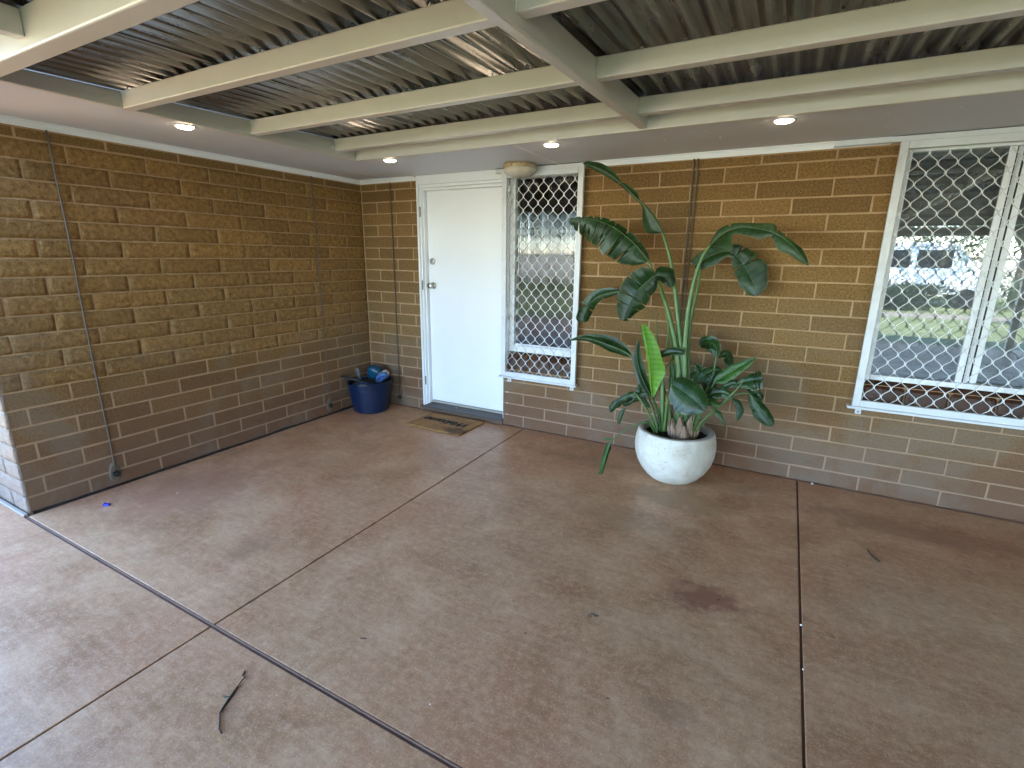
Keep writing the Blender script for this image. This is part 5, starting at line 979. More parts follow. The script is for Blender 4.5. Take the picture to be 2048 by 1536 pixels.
 ("leaf_dark", [((3.673,-0.460,0.695),(-0.005,-0.000,-0.004),(0.005,0.003,0.003)), ((3.680,-0.462,0.688),(-0.014,-0.001,-0.011),(0.010,0.006,0.007)), ((3.689,-0.466,0.677),(-0.022,-0.001,-0.019),(0.015,0.009,0.011)), ((3.700,-0.470,0.665),(-0.031,-0.001,-0.026),(0.019,0.012,0.014)), ((3.711,-0.474,0.652),(-0.035,-0.002,-0.031),(0.022,0.014,0.016)), ((3.722,-0.478,0.641),(-0.038,-0.002,-0.033),(0.023,0.015,0.017)), ((3.733,-0.481,0.628),(-0.040,-0.002,-0.036),(0.025,0.016,0.018)), ((3.744,-0.485,0.616),(-0.043,-0.002,-0.038),(0.026,0.016,0.019)), ((3.755,-0.488,0.604),(-0.046,-0.002,-0.041),(0.027,0.017,0.020)), ((3.765,-0.491,0.593),(-0.045,-0.002,-0.041),(0.027,0.017,0.021)), ((3.775,-0.494,0.582),(-0.042,-0.002,-0.039),(0.025,0.016,0.020)), ((3.785,-0.497,0.572),(-0.039,-0.002,-0.036),(0.024,0.016,0.018)), ((3.794,-0.499,0.563),(-0.038,-0.002,-0.033),(0.024,0.014,0.017)), ((3.801,-0.500,0.553),(-0.036,-0.001,-0.028),(0.023,0.013,0.014)), ((3.809,-0.501,0.542),(-0.032,-0.000,-0.022),(0.021,0.011,0.011)), ((3.815,-0.501,0.532),(-0.023,-0.000,-0.015),(0.015,0.008,0.008)), ((3.820,-0.500,0.523),(-0.013,-0.000,-0.008),(0.009,0.004,0.004)), ((3.824,-0.500,0.517),(-0.003,-0.000,-0.002),(0.003,0.001,0.001))], (), 0.004),
 ("leaf_dark", [((3.567,-0.420,0.637),(-0.003,0.000,-0.006),(0.003,0.004,0.005)), ((3.572,-0.421,0.635),(-0.004,0.000,-0.008),(0.004,0.005,0.007)), ((3.578,-0.423,0.633),(-0.005,0.000,-0.010),(0.005,0.007,0.010)), ((3.585,-0.425,0.630),(-0.006,0.001,-0.012),(0.006,0.008,0.011)), ((3.593,-0.427,0.626),(-0.008,0.001,-0.013),(0.009,0.009,0.013)), ((3.600,-0.429,0.622),(-0.012,0.001,-0.014),(0.013,0.010,0.013)), ((3.605,-0.431,0.616),(-0.016,0.002,-0.013),(0.017,0.011,0.012)), ((3.610,-0.433,0.609),(-0.017,0.002,-0.012),(0.019,0.011,0.010)), ((3.614,-0.435,0.601),(-0.019,0.003,-0.010),(0.021,0.011,0.008)), ((3.618,-0.437,0.593),(-0.020,0.003,-0.009),(0.022,0.010,0.006)), ((3.622,-0.438,0.584),(-0.021,0.004,-0.007),(0.024,0.010,0.004)), ((3.624,-0.440,0.573),(-0.022,0.004,-0.005),(0.025,0.010,0.001)), ((3.625,-0.440,0.561),(-0.023,0.005,-0.002),(0.025,0.009,-0.002)), ((3.624,-0.441,0.547),(-0.018,0.005,-0.000),(0.020,0.006,-0.003)), ((3.623,-0.441,0.531),(-0.013,0.004,0.000),(0.015,0.005,-0.003)), ((3.621,-0.440,0.516),(-0.009,0.002,0.000),(0.010,0.003,-0.002)), ((3.619,-0.440,0.503),(-0.004,0.001,0.000),(0.005,0.002,-0.001)), ((3.618,-0.440,0.494),(-0.000,0.000,0.000),(0.000,0.000,-0.000))], (), 0.002),
 ("leaf_dark", [((3.477,-0.500,0.566),(-0.003,0.000,-0.006),(0.003,0.004,0.005)), ((3.481,-0.501,0.564),(-0.004,0.000,-0.009),(0.003,0.005,0.007)), ((3.487,-0.503,0.562),(-0.005,0.000,-0.012),(0.004,0.007,0.009)), ((3.493,-0.505,0.560),(-0.007,0.000,-0.015),(0.006,0.008,0.011)), ((3.500,-0.507,0.557),(-0.010,0.000,-0.017),(0.008,0.009,0.012)), ((3.507,-0.509,0.553),(-0.014,0.000,-0.018),(0.011,0.011,0.013)), ((3.512,-0.510,0.548),(-0.016,0.001,-0.015),(0.013,0.009,0.010)), ((3.517,-0.512,0.542),(-0.015,0.001,-0.011),(0.013,0.008,0.007)), ((3.522,-0.513,0.535),(-0.013,0.001,-0.009),(0.012,0.007,0.005)), ((3.526,-0.514,0.527),(-0.011,0.001,-0.007),(0.010,0.006,0.004)), ((3.531,-0.514,0.519),(-0.009,0.001,-0.006),(0.008,0.005,0.004)), ((3.535,-0.515,0.511),(-0.007,0.001,-0.005),(0.007,0.004,0.004)), ((3.540,-0.515,0.503),(-0.006,0.000,-0.004),(0.006,0.004,0.003)), ((3.546,-0.515,0.495),(-0.005,0.000,-0.004),(0.004,0.003,0.003)), ((3.552,-0.515,0.486),(-0.004,0.000,-0.003),(0.003,0.002,0.002)), ((3.557,-0.515,0.478),(-0.002,0.000,-0.002),(0.002,0.001,0.001)), ((3.562,-0.515,0.471),(-0.001,0.000,-0.001),(0.001,0.001,0.001)), ((3.565,-0.515,0.466),(-0.000,0.000,-0.000),(0.000,0.000,0.000))], (), 0.002),
 ("leaf_dark", [((3.308,-0.360,0.666),(0.009,0.002,-0.004),(-0.010,0.002,0.003)), ((3.311,-0.356,0.673),(0.015,0.004,-0.007),(-0.015,0.003,0.005)), ((3.315,-0.351,0.683),(0.021,0.005,-0.010),(-0.020,0.003,0.007)), ((3.319,-0.345,0.695),(0.027,0.007,-0.013),(-0.026,0.004,0.009)), ((3.324,-0.339,0.707),(0.033,0.009,-0.015),(-0.031,0.005,0.010)), ((3.328,-0.333,0.719),(0.040,0.011,-0.016),(-0.037,0.005,0.010)), ((3.331,-0.329,0.729),(0.046,0.013,-0.016),(-0.043,0.006,0.010)), ((3.333,-0.324,0.739),(0.051,0.014,-0.017),(-0.047,0.006,0.010)), ((3.335,-0.321,0.747),(0.049,0.014,-0.013),(-0.045,0.005,0.008)), ((3.336,-0.317,0.756),(0.046,0.014,-0.009),(-0.044,0.004,0.004)), ((3.337,-0.314,0.764),(0.044,0.015,-0.002),(-0.042,0.003,-0.001)), ((3.336,-0.311,0.773),(0.040,0.015,0.006),(-0.039,0.001,-0.009)), ((3.333,-0.308,0.781),(0.034,0.015,0.013),(-0.035,-0.000,-0.016)), ((3.327,-0.306,0.790),(0.029,0.015,0.017),(-0.030,-0.001,-0.020)), ((3.321,-0.304,0.799),(0.023,0.013,0.017),(-0.025,-0.001,-0.019)), ((3.314,-0.302,0.807),(0.016,0.009,0.013),(-0.017,-0.001,-0.014)), ((3.307,-0.301,0.814),(0.009,0.005,0.007),(-0.010,-0.000,-0.008)), ((3.303,-0.300,0.819),(0.003,0.001,0.002),(-0.003,-0.000,-0.002))], (), 0.003),
 ("leaf_dark", [((3.353,-0.370,0.621),(0.007,0.001,-0.007),(-0.008,0.003,0.006)), ((3.358,-0.368,0.627),(0.011,0.002,-0.011),(-0.013,0.004,0.010)), ((3.366,-0.364,0.635),(0.015,0.003,-0.015),(-0.017,0.006,0.014)), ((3.374,-0.361,0.645),(0.020,0.003,-0.019),(-0.022,0.007,0.017)), ((3.383,-0.356,0.655),(0.024,0.004,-0.022),(-0.027,0.009,0.020)), ((3.392,-0.352,0.666),(0.029,0.005,-0.024),(-0.033,0.010,0.022)), ((3.399,-0.349,0.675),(0.035,0.007,-0.026),(-0.039,0.011,0.023)), ((3.405,-0.345,0.685),(0.039,0.008,-0.026),(-0.044,0.011,0.023)), ((3.411,-0.341,0.695),(0.039,0.008,-0.024),(-0.042,0.010,0.021)), ((3.416,-0.338,0.705),(0.037,0.008,-0.021),(-0.040,0.009,0.018)), ((3.421,-0.334,0.715),(0.036,0.008,-0.019),(-0.038,0.008,0.016)), ((3.425,-0.331,0.725),(0.035,0.008,-0.017),(-0.036,0.007,0.013)), ((3.429,-0.328,0.734),(0.034,0.008,-0.014),(-0.034,0.006,0.010)), ((3.432,-0.326,0.744),(0.033,0.008,-0.011),(-0.032,0.005,0.008)), ((3.434,-0.324,0.754),(0.029,0.007,-0.009),(-0.027,0.004,0.005)), ((3.436,-0.322,0.763),(0.020,0.005,-0.006),(-0.019,0.003,0.003)), ((3.438,-0.321,0.770),(0.012,0.003,-0.003),(-0.011,0.002,0.002)), ((3.439,-0.320,0.776),(0.003,0.001,-0.001),(-0.003,0.000,0.001))], (), 0.003),
 ("leaf_mid", [((3.361,-0.420,0.582),(0.005,0.000,-0.009),(-0.005,0.004,0.008)), ((3.369,-0.420,0.587),(0.007,0.000,-0.012),(-0.008,0.005,0.011)), ((3.381,-0.420,0.594),(0.008,0.000,-0.014),(-0.010,0.006,0.014)), ((3.394,-0.420,0.603),(0.009,0.001,-0.017),(-0.012,0.008,0.017)), ((3.408,-0.420,0.611),(0.011,0.001,-0.020),(-0.014,0.009,0.020)), ((3.422,-0.420,0.619),(0.011,0.000,-0.022),(-0.015,0.011,0.024)), ((3.434,-0.420,0.626),(0.012,0.000,-0.025),(-0.016,0.012,0.027)), ((3.445,-0.420,0.632),(0.013,0.000,-0.028),(-0.017,0.014,0.030)), ((3.457,-0.420,0.637),(0.012,0.000,-0.027),(-0.015,0.013,0.029)), ((3.468,-0.420,0.642),(0.011,0.000,-0.026),(-0.013,0.012,0.027)), ((3.479,-0.420,0.647),(0.010,-0.000,-0.025),(-0.012,0.012,0.026)), ((3.491,-0.420,0.652),(0.009,-0.000,-0.025),(-0.010,0.011,0.024)), ((3.504,-0.420,0.657),(0.008,-0.000,-0.024),(-0.009,0.010,0.023)), ((3.519,-0.420,0.662),(0.007,-0.000,-0.023),(-0.008,0.010,0.021)), ((3.535,-0.420,0.667),(0.006,-0.000,-0.020),(-0.006,0.008,0.018)), ((3.550,-0.420,0.672),(0.004,-0.000,-0.015),(-0.004,0.006,0.013)), ((3.563,-0.420,0.676),(0.002,-0.000,-0.009),(-0.003,0.004,0.008)), ((3.572,-0.420,0.678),(0.001,-0.000,-0.003),(-0.001,0.001,0.003))], (), 0.003),
 ("leaf_dark", [((3.490,-0.400,0.683),(0.006,0.001,-0.008),(-0.007,0.003,0.007)), ((3.496,-0.400,0.688),(0.008,0.001,-0.010),(-0.009,0.004,0.009)), ((3.504,-0.400,0.695),(0.009,0.001,-0.012),(-0.011,0.005,0.011)), ((3.514,-0.400,0.704),(0.011,0.001,-0.014),(-0.012,0.006,0.013)), ((3.524,-0.400,0.712),(0.012,0.001,-0.016),(-0.013,0.007,0.016)), ((3.534,-0.400,0.720),(0.012,0.001,-0.019),(-0.014,0.008,0.019)), ((3.544,-0.400,0.725),(0.011,0.001,-0.022),(-0.013,0.010,0.022)), ((3.552,-0.400,0.729),(0.010,0.000,-0.025),(-0.012,0.011,0.025)), ((3.561,-0.400,0.733),(0.008,0.000,-0.025),(-0.009,0.011,0.025)), ((3.570,-0.400,0.735),(0.005,-0.000,-0.025),(-0.006,0.011,0.025)), ((3.579,-0.400,0.737),(0.002,-0.000,-0.025),(-0.003,0.011,0.024)), ((3.587,-0.400,0.737),(-0.001,-0.001,-0.024),(0.001,0.011,0.023)), ((3.596,-0.400,0.736),(-0.006,-0.001,-0.023),(0.005,0.010,0.022)), ((3.606,-0.400,0.733),(-0.009,-0.001,-0.022),(0.008,0.010,0.020)), ((3.615,-0.400,0.728),(-0.009,-0.001,-0.019),(0.009,0.009,0.017)), ((3.624,-0.400,0.723),(-0.007,-0.000,-0.013),(0.007,0.006,0.012)), ((3.632,-0.400,0.719),(-0.004,-0.000,-0.008),(0.004,0.004,0.007)), ((3.637,-0.400,0.716),(-0.001,-0.000,-0.003),(0.001,0.001,0.003))], (), 0.003),
 ("leaf_dark", [((2.992,-0.530,0.608),(-0.000,0.012,0.018),(-0.005,0.000,-0.036)), ((2.983,-0.532,0.609),(0.000,0.011,0.018),(-0.005,-0.000,-0.038)), ((2.970,-0.534,0.611),(-0.000,0.011,0.017),(-0.005,0.000,-0.041)), ((2.956,-0.537,0.612),(-0.002,0.010,0.017),(-0.001,0.001,-0.044)), ((2.942,-0.539,0.611),(-0.006,0.009,0.016),(0.007,0.004,-0.046)), ((2.929,-0.542,0.607),(-0.009,0.007,0.014),(0.016,0.006,-0.044)), ((2.916,-0.544,0.599),(-0.010,0.006,0.013),(0.021,0.008,-0.042)), ((2.903,-0.546,0.591),(-0.012,0.006,0.013),(0.023,0.010,-0.040)), ((2.890,-0.549,0.581),(-0.012,0.006,0.012),(0.025,0.010,-0.039)), ((2.878,-0.551,0.571),(-0.013,0.006,0.012),(0.025,0.011,-0.037)), ((2.866,-0.554,0.561),(-0.013,0.005,0.011),(0.025,0.011,-0.034)), ((2.854,-0.557,0.549),(-0.016,0.005,0.012),(0.025,0.011,-0.030)), ((2.844,-0.559,0.537),(-0.019,0.005,0.012),(0.026,0.011,-0.026)), ((2.834,-0.560,0.524),(-0.022,0.005,0.011),(0.025,0.012,-0.021)), ((2.825,-0.561,0.508),(-0.026,0.004,0.010),(0.021,0.011,-0.015)), ((2.816,-0.561,0.490),(-0.023,0.003,0.008),(0.017,0.008,-0.010)), ((2.809,-0.560,0.475),(-0.015,0.002,0.005),(0.011,0.006,-0.007)), ((2.804,-0.560,0.464),(-0.007,0.001,0.002),(0.006,0.003,-0.004))], (0.35, 0.6, 0.8), 0.005),
 ("leaf_dark", [((3.031,-0.500,0.625),(-0.005,0.004,0.008),(0.011,0.001,-0.026)), ((3.026,-0.501,0.622),(-0.006,0.005,0.010),(0.012,0.002,-0.028)), ((3.019,-0.503,0.619),(-0.007,0.006,0.012),(0.013,0.002,-0.030)), ((3.011,-0.505,0.615),(-0.009,0.007,0.013),(0.014,0.002,-0.031)), ((3.002,-0.507,0.611),(-0.010,0.008,0.015),(0.015,0.002,-0.033)), ((2.993,-0.509,0.606),(-0.012,0.008,0.016),(0.017,0.003,-0.035)), ((2.984,-0.511,0.601),(-0.013,0.009,0.018),(0.019,0.003,-0.036)), ((2.975,-0.513,0.596),(-0.014,0.009,0.018),(0.019,0.003,-0.037)), ((2.966,-0.515,0.591),(-0.014,0.009,0.017),(0.019,0.003,-0.035)), ((2.957,-0.517,0.585),(-0.013,0.008,0.016),(0.019,0.004,-0.033)), ((2.948,-0.518,0.579),(-0.013,0.007,0.014),(0.020,0.004,-0.030)), ((2.939,-0.520,0.572),(-0.013,0.006,0.012),(0.020,0.005,-0.027)), ((2.929,-0.520,0.563),(-0.013,0.005,0.010),(0.021,0.005,-0.024)), ((2.919,-0.521,0.552),(-0.012,0.004,0.009),(0.020,0.005,-0.021)), ((2.908,-0.521,0.539),(-0.011,0.003,0.007),(0.018,0.005,-0.018)), ((2.898,-0.520,0.527),(-0.008,0.003,0.005),(0.013,0.004,-0.013)), ((2.889,-0.520,0.517),(-0.006,0.002,0.004),(0.008,0.002,-0.008)), ((2.883,-0.520,0.510),(-0.003,0.001,0.002),(0.002,0.001,-0.002))], (), 0.004),
 ("leaf_dark", [((2.908,-0.530,0.505),(-0.003,0.001,0.002),(0.003,0.001,-0.002)), ((2.905,-0.531,0.501),(-0.004,0.001,0.003),(0.004,0.001,-0.004)), ((2.900,-0.531,0.496),(-0.005,0.001,0.004),(0.006,0.002,-0.005)), ((2.895,-0.532,0.490),(-0.007,0.001,0.004),(0.007,0.002,-0.006)), ((2.890,-0.533,0.482),(-0.009,0.001,0.005),(0.009,0.003,-0.007)), ((2.885,-0.534,0.475),(-0.010,0.001,0.005),(0.011,0.004,-0.007)), ((2.882,-0.535,0.467),(-0.012,0.001,0.004),(0.014,0.005,-0.007)), ((2.879,-0.536,0.458),(-0.014,0.000,0.003),(0.016,0.006,-0.006)), ((2.876,-0.537,0.449),(-0.014,0.000,0.003),(0.015,0.006,-0.005)), ((2.874,-0.538,0.439),(-0.014,-0.000,0.002),(0.015,0.006,-0.005)), ((2.872,-0.539,0.429),(-0.014,-0.000,0.002),(0.015,0.006,-0.004)), ((2.870,-0.540,0.420),(-0.014,-0.000,0.002),(0.014,0.006,-0.004)), ((2.869,-0.540,0.411),(-0.014,-0.001,0.001),(0.014,0.006,-0.003)), ((2.868,-0.540,0.402),(-0.014,-0.001,0.001),(0.013,0.006,-0.002)), ((2.867,-0.540,0.392),(-0.013,-0.001,0.000),(0.011,0.005,-0.002)), ((2.866,-0.540,0.384),(-0.008,-0.001,-0.000),(0.008,0.004,-0.001)), ((2.866,-0.540,0.377),(-0.004,-0.000,-0.000),(0.004,0.002,-0.001)), ((2.866,-0.540,0.371),(-0.000,0.000,0.000),(0.000,0.000,-0.000))], (), 0.002),
 ("leaf_mid", [((2.840,-0.600,0.258),(-0.004,0.001,0.001),(0.003,0.001,-0.002)), ((2.838,-0.601,0.251),(-0.010,0.002,0.003),(0.004,0.002,-0.002)), ((2.833,-0.602,0.242),(-0.016,0.002,0.005),(0.005,0.002,-0.003)), ((2.829,-0.603,0.230),(-0.023,0.003,0.005),(0.006,0.003,-0.003)), ((2.824,-0.605,0.215),(-0.026,0.002,0.004),(0.006,0.003,-0.003)), ((2.820,-0.606,0.197),(-0.026,0.002,0.003),(0.006,0.003,-0.002)), ((2.815,-0.607,0.175),(-0.026,0.001,0.002),(0.006,0.003,-0.002)), ((2.811,-0.608,0.152),(-0.026,0.001,0.002),(0.006,0.003,-0.002)), ((2.807,-0.609,0.128),(-0.026,0.001,0.002),(0.006,0.003,-0.002)), ((2.802,-0.611,0.106),(-0.025,0.002,0.002),(0.006,0.003,-0.002)), ((2.798,-0.612,0.085),(-0.023,0.001,0.002),(0.006,0.003,-0.002)), ((2.793,-0.613,0.064),(-0.021,0.001,0.002),(0.006,0.003,-0.002)), ((2.789,-0.614,0.044),(-0.018,0.001,0.002),(0.006,0.003,-0.003)), ((2.784,-0.615,0.025),(-0.016,0.001,0.002),(0.006,0.003,-0.003)), ((2.778,-0.615,0.004),(-0.013,0.001,0.002),(0.006,0.003,-0.003)), ((2.772,-0.615,-0.016),(-0.009,0.001,0.001),(0.004,0.002,-0.002)), ((2.767,-0.615,-0.034),(-0.004,0.000,0.001),(0.002,0.001,-0.001)), ((2.763,-0.615,-0.046),(-0.000,0.000,0.000),(0.000,0.000,-0.000))], (), 0.002),
 ("leaf_dark", [((2.829,-0.595,0.246),(-0.003,0.001,0.001),(0.006,0.002,-0.004)), ((2.824,-0.595,0.239),(-0.004,0.001,0.002),(0.013,0.005,-0.011)), ((2.818,-0.595,0.229),(-0.005,0.001,0.002),(0.021,0.009,-0.016)), ((2.810,-0.595,0.215),(-0.007,0.001,0.002),(0.026,0.012,-0.017)), ((2.804,-0.595,0.200),(-0.007,0.001,0.002),(0.027,0.013,-0.014)), ((2.798,-0.595,0.181),(-0.007,0.001,0.001),(0.027,0.014,-0.011)), ((2.793,-0.595,0.159),(-0.007,0.000,0.001),(0.026,0.014,-0.009)), ((2.788,-0.595,0.134),(-0.007,0.000,0.000),(0.026,0.014,-0.009)), ((2.784,-0.595,0.110),(-0.008,0.000,0.000),(0.026,0.014,-0.008)), ((2.780,-0.595,0.088),(-0.007,0.000,0.000),(0.024,0.014,-0.008)), ((2.777,-0.596,0.067),(-0.006,0.000,0.000),(0.023,0.013,-0.007)), ((2.774,-0.598,0.046),(-0.005,0.000,0.000),(0.021,0.012,-0.006)), ((2.771,-0.599,0.026),(-0.004,0.000,0.000),(0.019,0.011,-0.006)), ((2.769,-0.600,0.008),(-0.004,0.000,0.000),(0.017,0.009,-0.006)), ((2.766,-0.602,-0.009),(-0.003,0.000,0.000),(0.014,0.008,-0.005)), ((2.763,-0.603,-0.025),(-0.002,0.000,0.000),(0.009,0.005,-0.003)), ((2.761,-0.604,-0.038),(-0.001,0.000,0.000),(0.005,0.003,-0.002)), ((2.759,-0.605,-0.047),(-0.000,0.000,0.000),(0.000,0.000,-0.000))], (), 0.002),
 ("leaf_mid", [((2.851,-0.600,0.267),(0.001,0.002,0.003),(-0.001,-0.001,-0.003)), ((2.848,-0.600,0.269),(0.001,0.003,0.003),(-0.002,-0.001,-0.004)), ((2.845,-0.600,0.270),(0.001,0.003,0.003),(-0.002,-0.001,-0.005)), ((2.841,-0.600,0.272),(0.001,0.003,0.003),(-0.003,-0.001,-0.006)), ((2.836,-0.600,0.274),(0.001,0.004,0.004),(-0.003,-0.001,-0.006)), ((2.831,-0.600,0.276),(0.001,0.004,0.004),(-0.003,-0.001,-0.007)), ((2.826,-0.600,0.278),(0.001,0.004,0.005),(-0.003,-0.001,-0.008)), ((2.821,-0.600,0.279),(0.000,0.004,0.005),(-0.002,-0.001,-0.009)), ((2.816,-0.600,0.279),(-0.001,0.004,0.006),(-0.001,-0.001,-0.011)), ((2.811,-0.600,0.279),(-0.002,0.004,0.006),(0.001,-0.000,-0.010)), ((2.806,-0.600,0.277),(-0.002,0.003,0.005),(0.002,0.000,-0.009)), ((2.800,-0.600,0.275),(-0.002,0.002,0.004),(0.002,0.000,-0.008)), ((2.794,-0.600,0.272),(-0.002,0.002,0.003),(0.002,0.000,-0.006)), ((2.788,-0.600,0.269),(-0.002,0.002,0.003),(0.002,0.000,-0.005)), ((2.783,-0.600,0.266),(-0.001,0.001,0.002),(0.001,0.000,-0.004)), ((2.778,-0.600,0.264),(-0.001,0.001,0.001),(0.001,0.000,-0.002)), ((2.773,-0.600,0.261),(-0.000,0.000,0.001),(0.000,0.000,-0.001)), ((2.770,-0.600,0.260),(-0.000,0.000,0.000),(0.000,0.000,-0.000))], (), 0.001),
 ("leaf_dark", [((3.148,-0.440,0.609),(0.008,0.005,0.004),(-0.009,-0.001,-0.006)), ((3.142,-0.438,0.618),(0.011,0.007,0.006),(-0.013,-0.001,-0.008)), ((3.133,-0.434,0.631),(0.014,0.008,0.008),(-0.017,-0.002,-0.010)), ((3.123,-0.430,0.646),(0.017,0.010,0.009),(-0.021,-0.002,-0.013)), ((3.113,-0.426,0.662),(0.020,0.012,0.011),(-0.025,-0.003,-0.015)), ((3.102,-0.422,0.677),(0.023,0.013,0.012),(-0.029,-0.003,-0.017)), ((3.094,-0.419,0.691),(0.026,0.015,0.013),(-0.033,-0.004,-0.019)), ((3.086,-0.417,0.705),(0.028,0.016,0.014),(-0.037,-0.004,-0.021)), ((3.078,-0.415,0.718),(0.027,0.016,0.014),(-0.035,-0.004,-0.020)), ((3.070,-0.414,0.732),(0.026,0.015,0.013),(-0.034,-0.003,-0.019)), ((3.063,-0.412,0.745),(0.026,0.015,0.012),(-0.033,-0.003,-0.018)), ((3.056,-0.411,0.757),(0.025,0.014,0.012),(-0.032,-0.003,-0.017)), ((3.049,-0.409,0.770),(0.024,0.014,0.011),(-0.030,-0.003,-0.016)), ((3.042,-0.407,0.784),(0.023,0.013,0.011),(-0.029,-0.003,-0.015)), ((3.035,-0.405,0.797),(0.021,0.012,0.009),(-0.025,-0.002,-0.013)), ((3.028,-0.403,0.809),(0.015,0.008,0.007),(-0.018,-0.002,-0.009)), ((3.022,-0.401,0.820),(0.009,0.005,0.004),(-0.011,-0.001,-0.005)), ((3.018,-0.400,0.827),(0.003,0.002,0.001),(-0.003,-0.000,-0.002))], (0.6,), 0.003),
 ("leaf_mid", [((3.181,-0.420,0.573),(0.010,0.003,-0.002),(-0.011,0.000,0.001)), ((3.182,-0.418,0.585),(0.013,0.005,-0.002),(-0.014,0.001,0.001)), ((3.183,-0.414,0.603),(0.016,0.006,-0.003),(-0.018,0.001,0.001)), ((3.185,-0.411,0.623),(0.019,0.007,-0.003),(-0.021,0.001,0.001)), ((3.186,-0.406,0.644),(0.021,0.008,-0.003),(-0.025,0.001,0.001)), ((3.188,-0.402,0.665),(0.024,0.009,-0.003),(-0.029,0.001,0.001)), ((3.188,-0.399,0.682),(0.027,0.010,-0.003),(-0.032,0.001,0.000)), ((3.188,-0.395,0.698),(0.029,0.011,-0.003),(-0.035,0.001,-0.000)), ((3.188,-0.391,0.713),(0.028,0.011,-0.002),(-0.033,0.001,-0.001)), ((3.187,-0.388,0.728),(0.027,0.011,-0.001),(-0.032,0.000,-0.002)), ((3.186,-0.384,0.742),(0.026,0.011,0.001),(-0.030,0.000,-0.003)), ((3.184,-0.381,0.756),(0.025,0.011,0.003),(-0.028,-0.000,-0.005)), ((3.181,-0.378,0.770),(0.024,0.011,0.005),(-0.026,-0.001,-0.007)), ((3.176,-0.376,0.786),(0.022,0.010,0.006),(-0.024,-0.001,-0.009)), ((3.170,-0.374,0.801),(0.019,0.009,0.007),(-0.020,-0.001,-0.008)), ((3.163,-0.372,0.816),(0.014,0.007,0.005),(-0.015,-0.001,-0.006)), ((3.158,-0.371,0.828),(0.008,0.004,0.003),(-0.009,-0.000,-0.004)), ((3.154,-0.370,0.836),(0.003,0.001,0.001),(-0.003,-0.000,-0.001))], (), 0.003),
 ("leaf_dark", [((3.379,-0.450,0.610),(0.006,0.002,-0.009),(-0.006,0.003,0.007)), ((3.387,-0.451,0.617),(0.008,0.002,-0.012),(-0.010,0.005,0.011)), ((3.399,-0.453,0.626),(0.011,0.003,-0.016),(-0.013,0.006,0.014)), ((3.413,-0.455,0.637),(0.013,0.004,-0.020),(-0.015,0.008,0.018)), ((3.427,-0.457,0.649),(0.015,0.004,-0.024),(-0.017,0.010,0.022)), ((3.441,-0.459,0.659),(0.016,0.004,-0.029),(-0.018,0.012,0.027)), ((3.454,-0.461,0.666),(0.015,0.004,-0.034),(-0.018,0.014,0.032)), ((3.466,-0.462,0.672),(0.014,0.004,-0.038),(-0.018,0.016,0.036)), ((3.477,-0.464,0.677),(0.011,0.003,-0.037),(-0.014,0.015,0.034)), ((3.489,-0.466,0.681),(0.008,0.003,-0.035),(-0.010,0.015,0.033)), ((3.501,-0.468,0.684),(0.004,0.002,-0.034),(-0.005,0.015,0.032)), ((3.512,-0.470,0.686),(-0.001,0.002,-0.032),(-0.000,0.014,0.030)), ((3.524,-0.471,0.685),(-0.006,0.001,-0.029),(0.005,0.013,0.027)), ((3.536,-0.472,0.681),(-0.009,0.001,-0.026),(0.008,0.012,0.023)), ((3.549,-0.473,0.676),(-0.010,0.001,-0.022),(0.009,0.010,0.019)), ((3.561,-0.474,0.671),(-0.007,0.001,-0.015),(0.007,0.007,0.013)), ((3.571,-0.474,0.666),(-0.004,0.000,-0.009),(0.004,0.004,0.008)), ((3.579,-0.475,0.662),(-0.001,0.000,-0.003),(0.001,0.001,0.003))], (0.55,), 0.003),
 ("leaf_dark", [((3.329,-0.340,0.682),(0.009,0.002,-0.006),(-0.009,0.003,0.005)), ((3.334,-0.338,0.690),(0.013,0.003,-0.009),(-0.013,0.004,0.007)), ((3.341,-0.334,0.701),(0.017,0.004,-0.011),(-0.017,0.006,0.009)), ((3.349,-0.331,0.714),(0.021,0.005,-0.015),(-0.021,0.007,0.011)), ((3.357,-0.326,0.728),(0.024,0.005,-0.018),(-0.025,0.009,0.014)), ((3.366,-0.322,0.740),(0.027,0.005,-0.023),(-0.027,0.011,0.018)), ((3.375,-0.319,0.750),(0.029,0.005,-0.029),(-0.029,0.013,0.023)), ((3.383,-0.315,0.758),(0.029,0.005,-0.033),(-0.030,0.015,0.027)), ((3.392,-0.311,0.766),(0.026,0.004,-0.034),(-0.026,0.015,0.027)), ((3.401,-0.308,0.772),(0.022,0.004,-0.034),(-0.023,0.015,0.028)), ((3.410,-0.304,0.778),(0.018,0.003,-0.034),(-0.019,0.015,0.028)), ((3.420,-0.301,0.783),(0.014,0.002,-0.034),(-0.015,0.015,0.029)), ((3.430,-0.298,0.786),(0.008,0.001,-0.033),(-0.010,0.015,0.029)), ((3.443,-0.296,0.788),(0.004,0.000,-0.032),(-0.005,0.015,0.029)), ((3.455,-0.294,0.789),(0.001,-0.000,-0.028),(-0.003,0.013,0.025)), ((3.467,-0.292,0.789),(0.000,-0.000,-0.020),(-0.001,0.009,0.018)), ((3.478,-0.291,0.789),(0.000,-0.000,-0.012),(-0.001,0.006,0.010)), ((3.485,-0.290,0.789),(0.000,-0.000,-0.003),(-0.000,0.002,0.003))], (), 0.003),
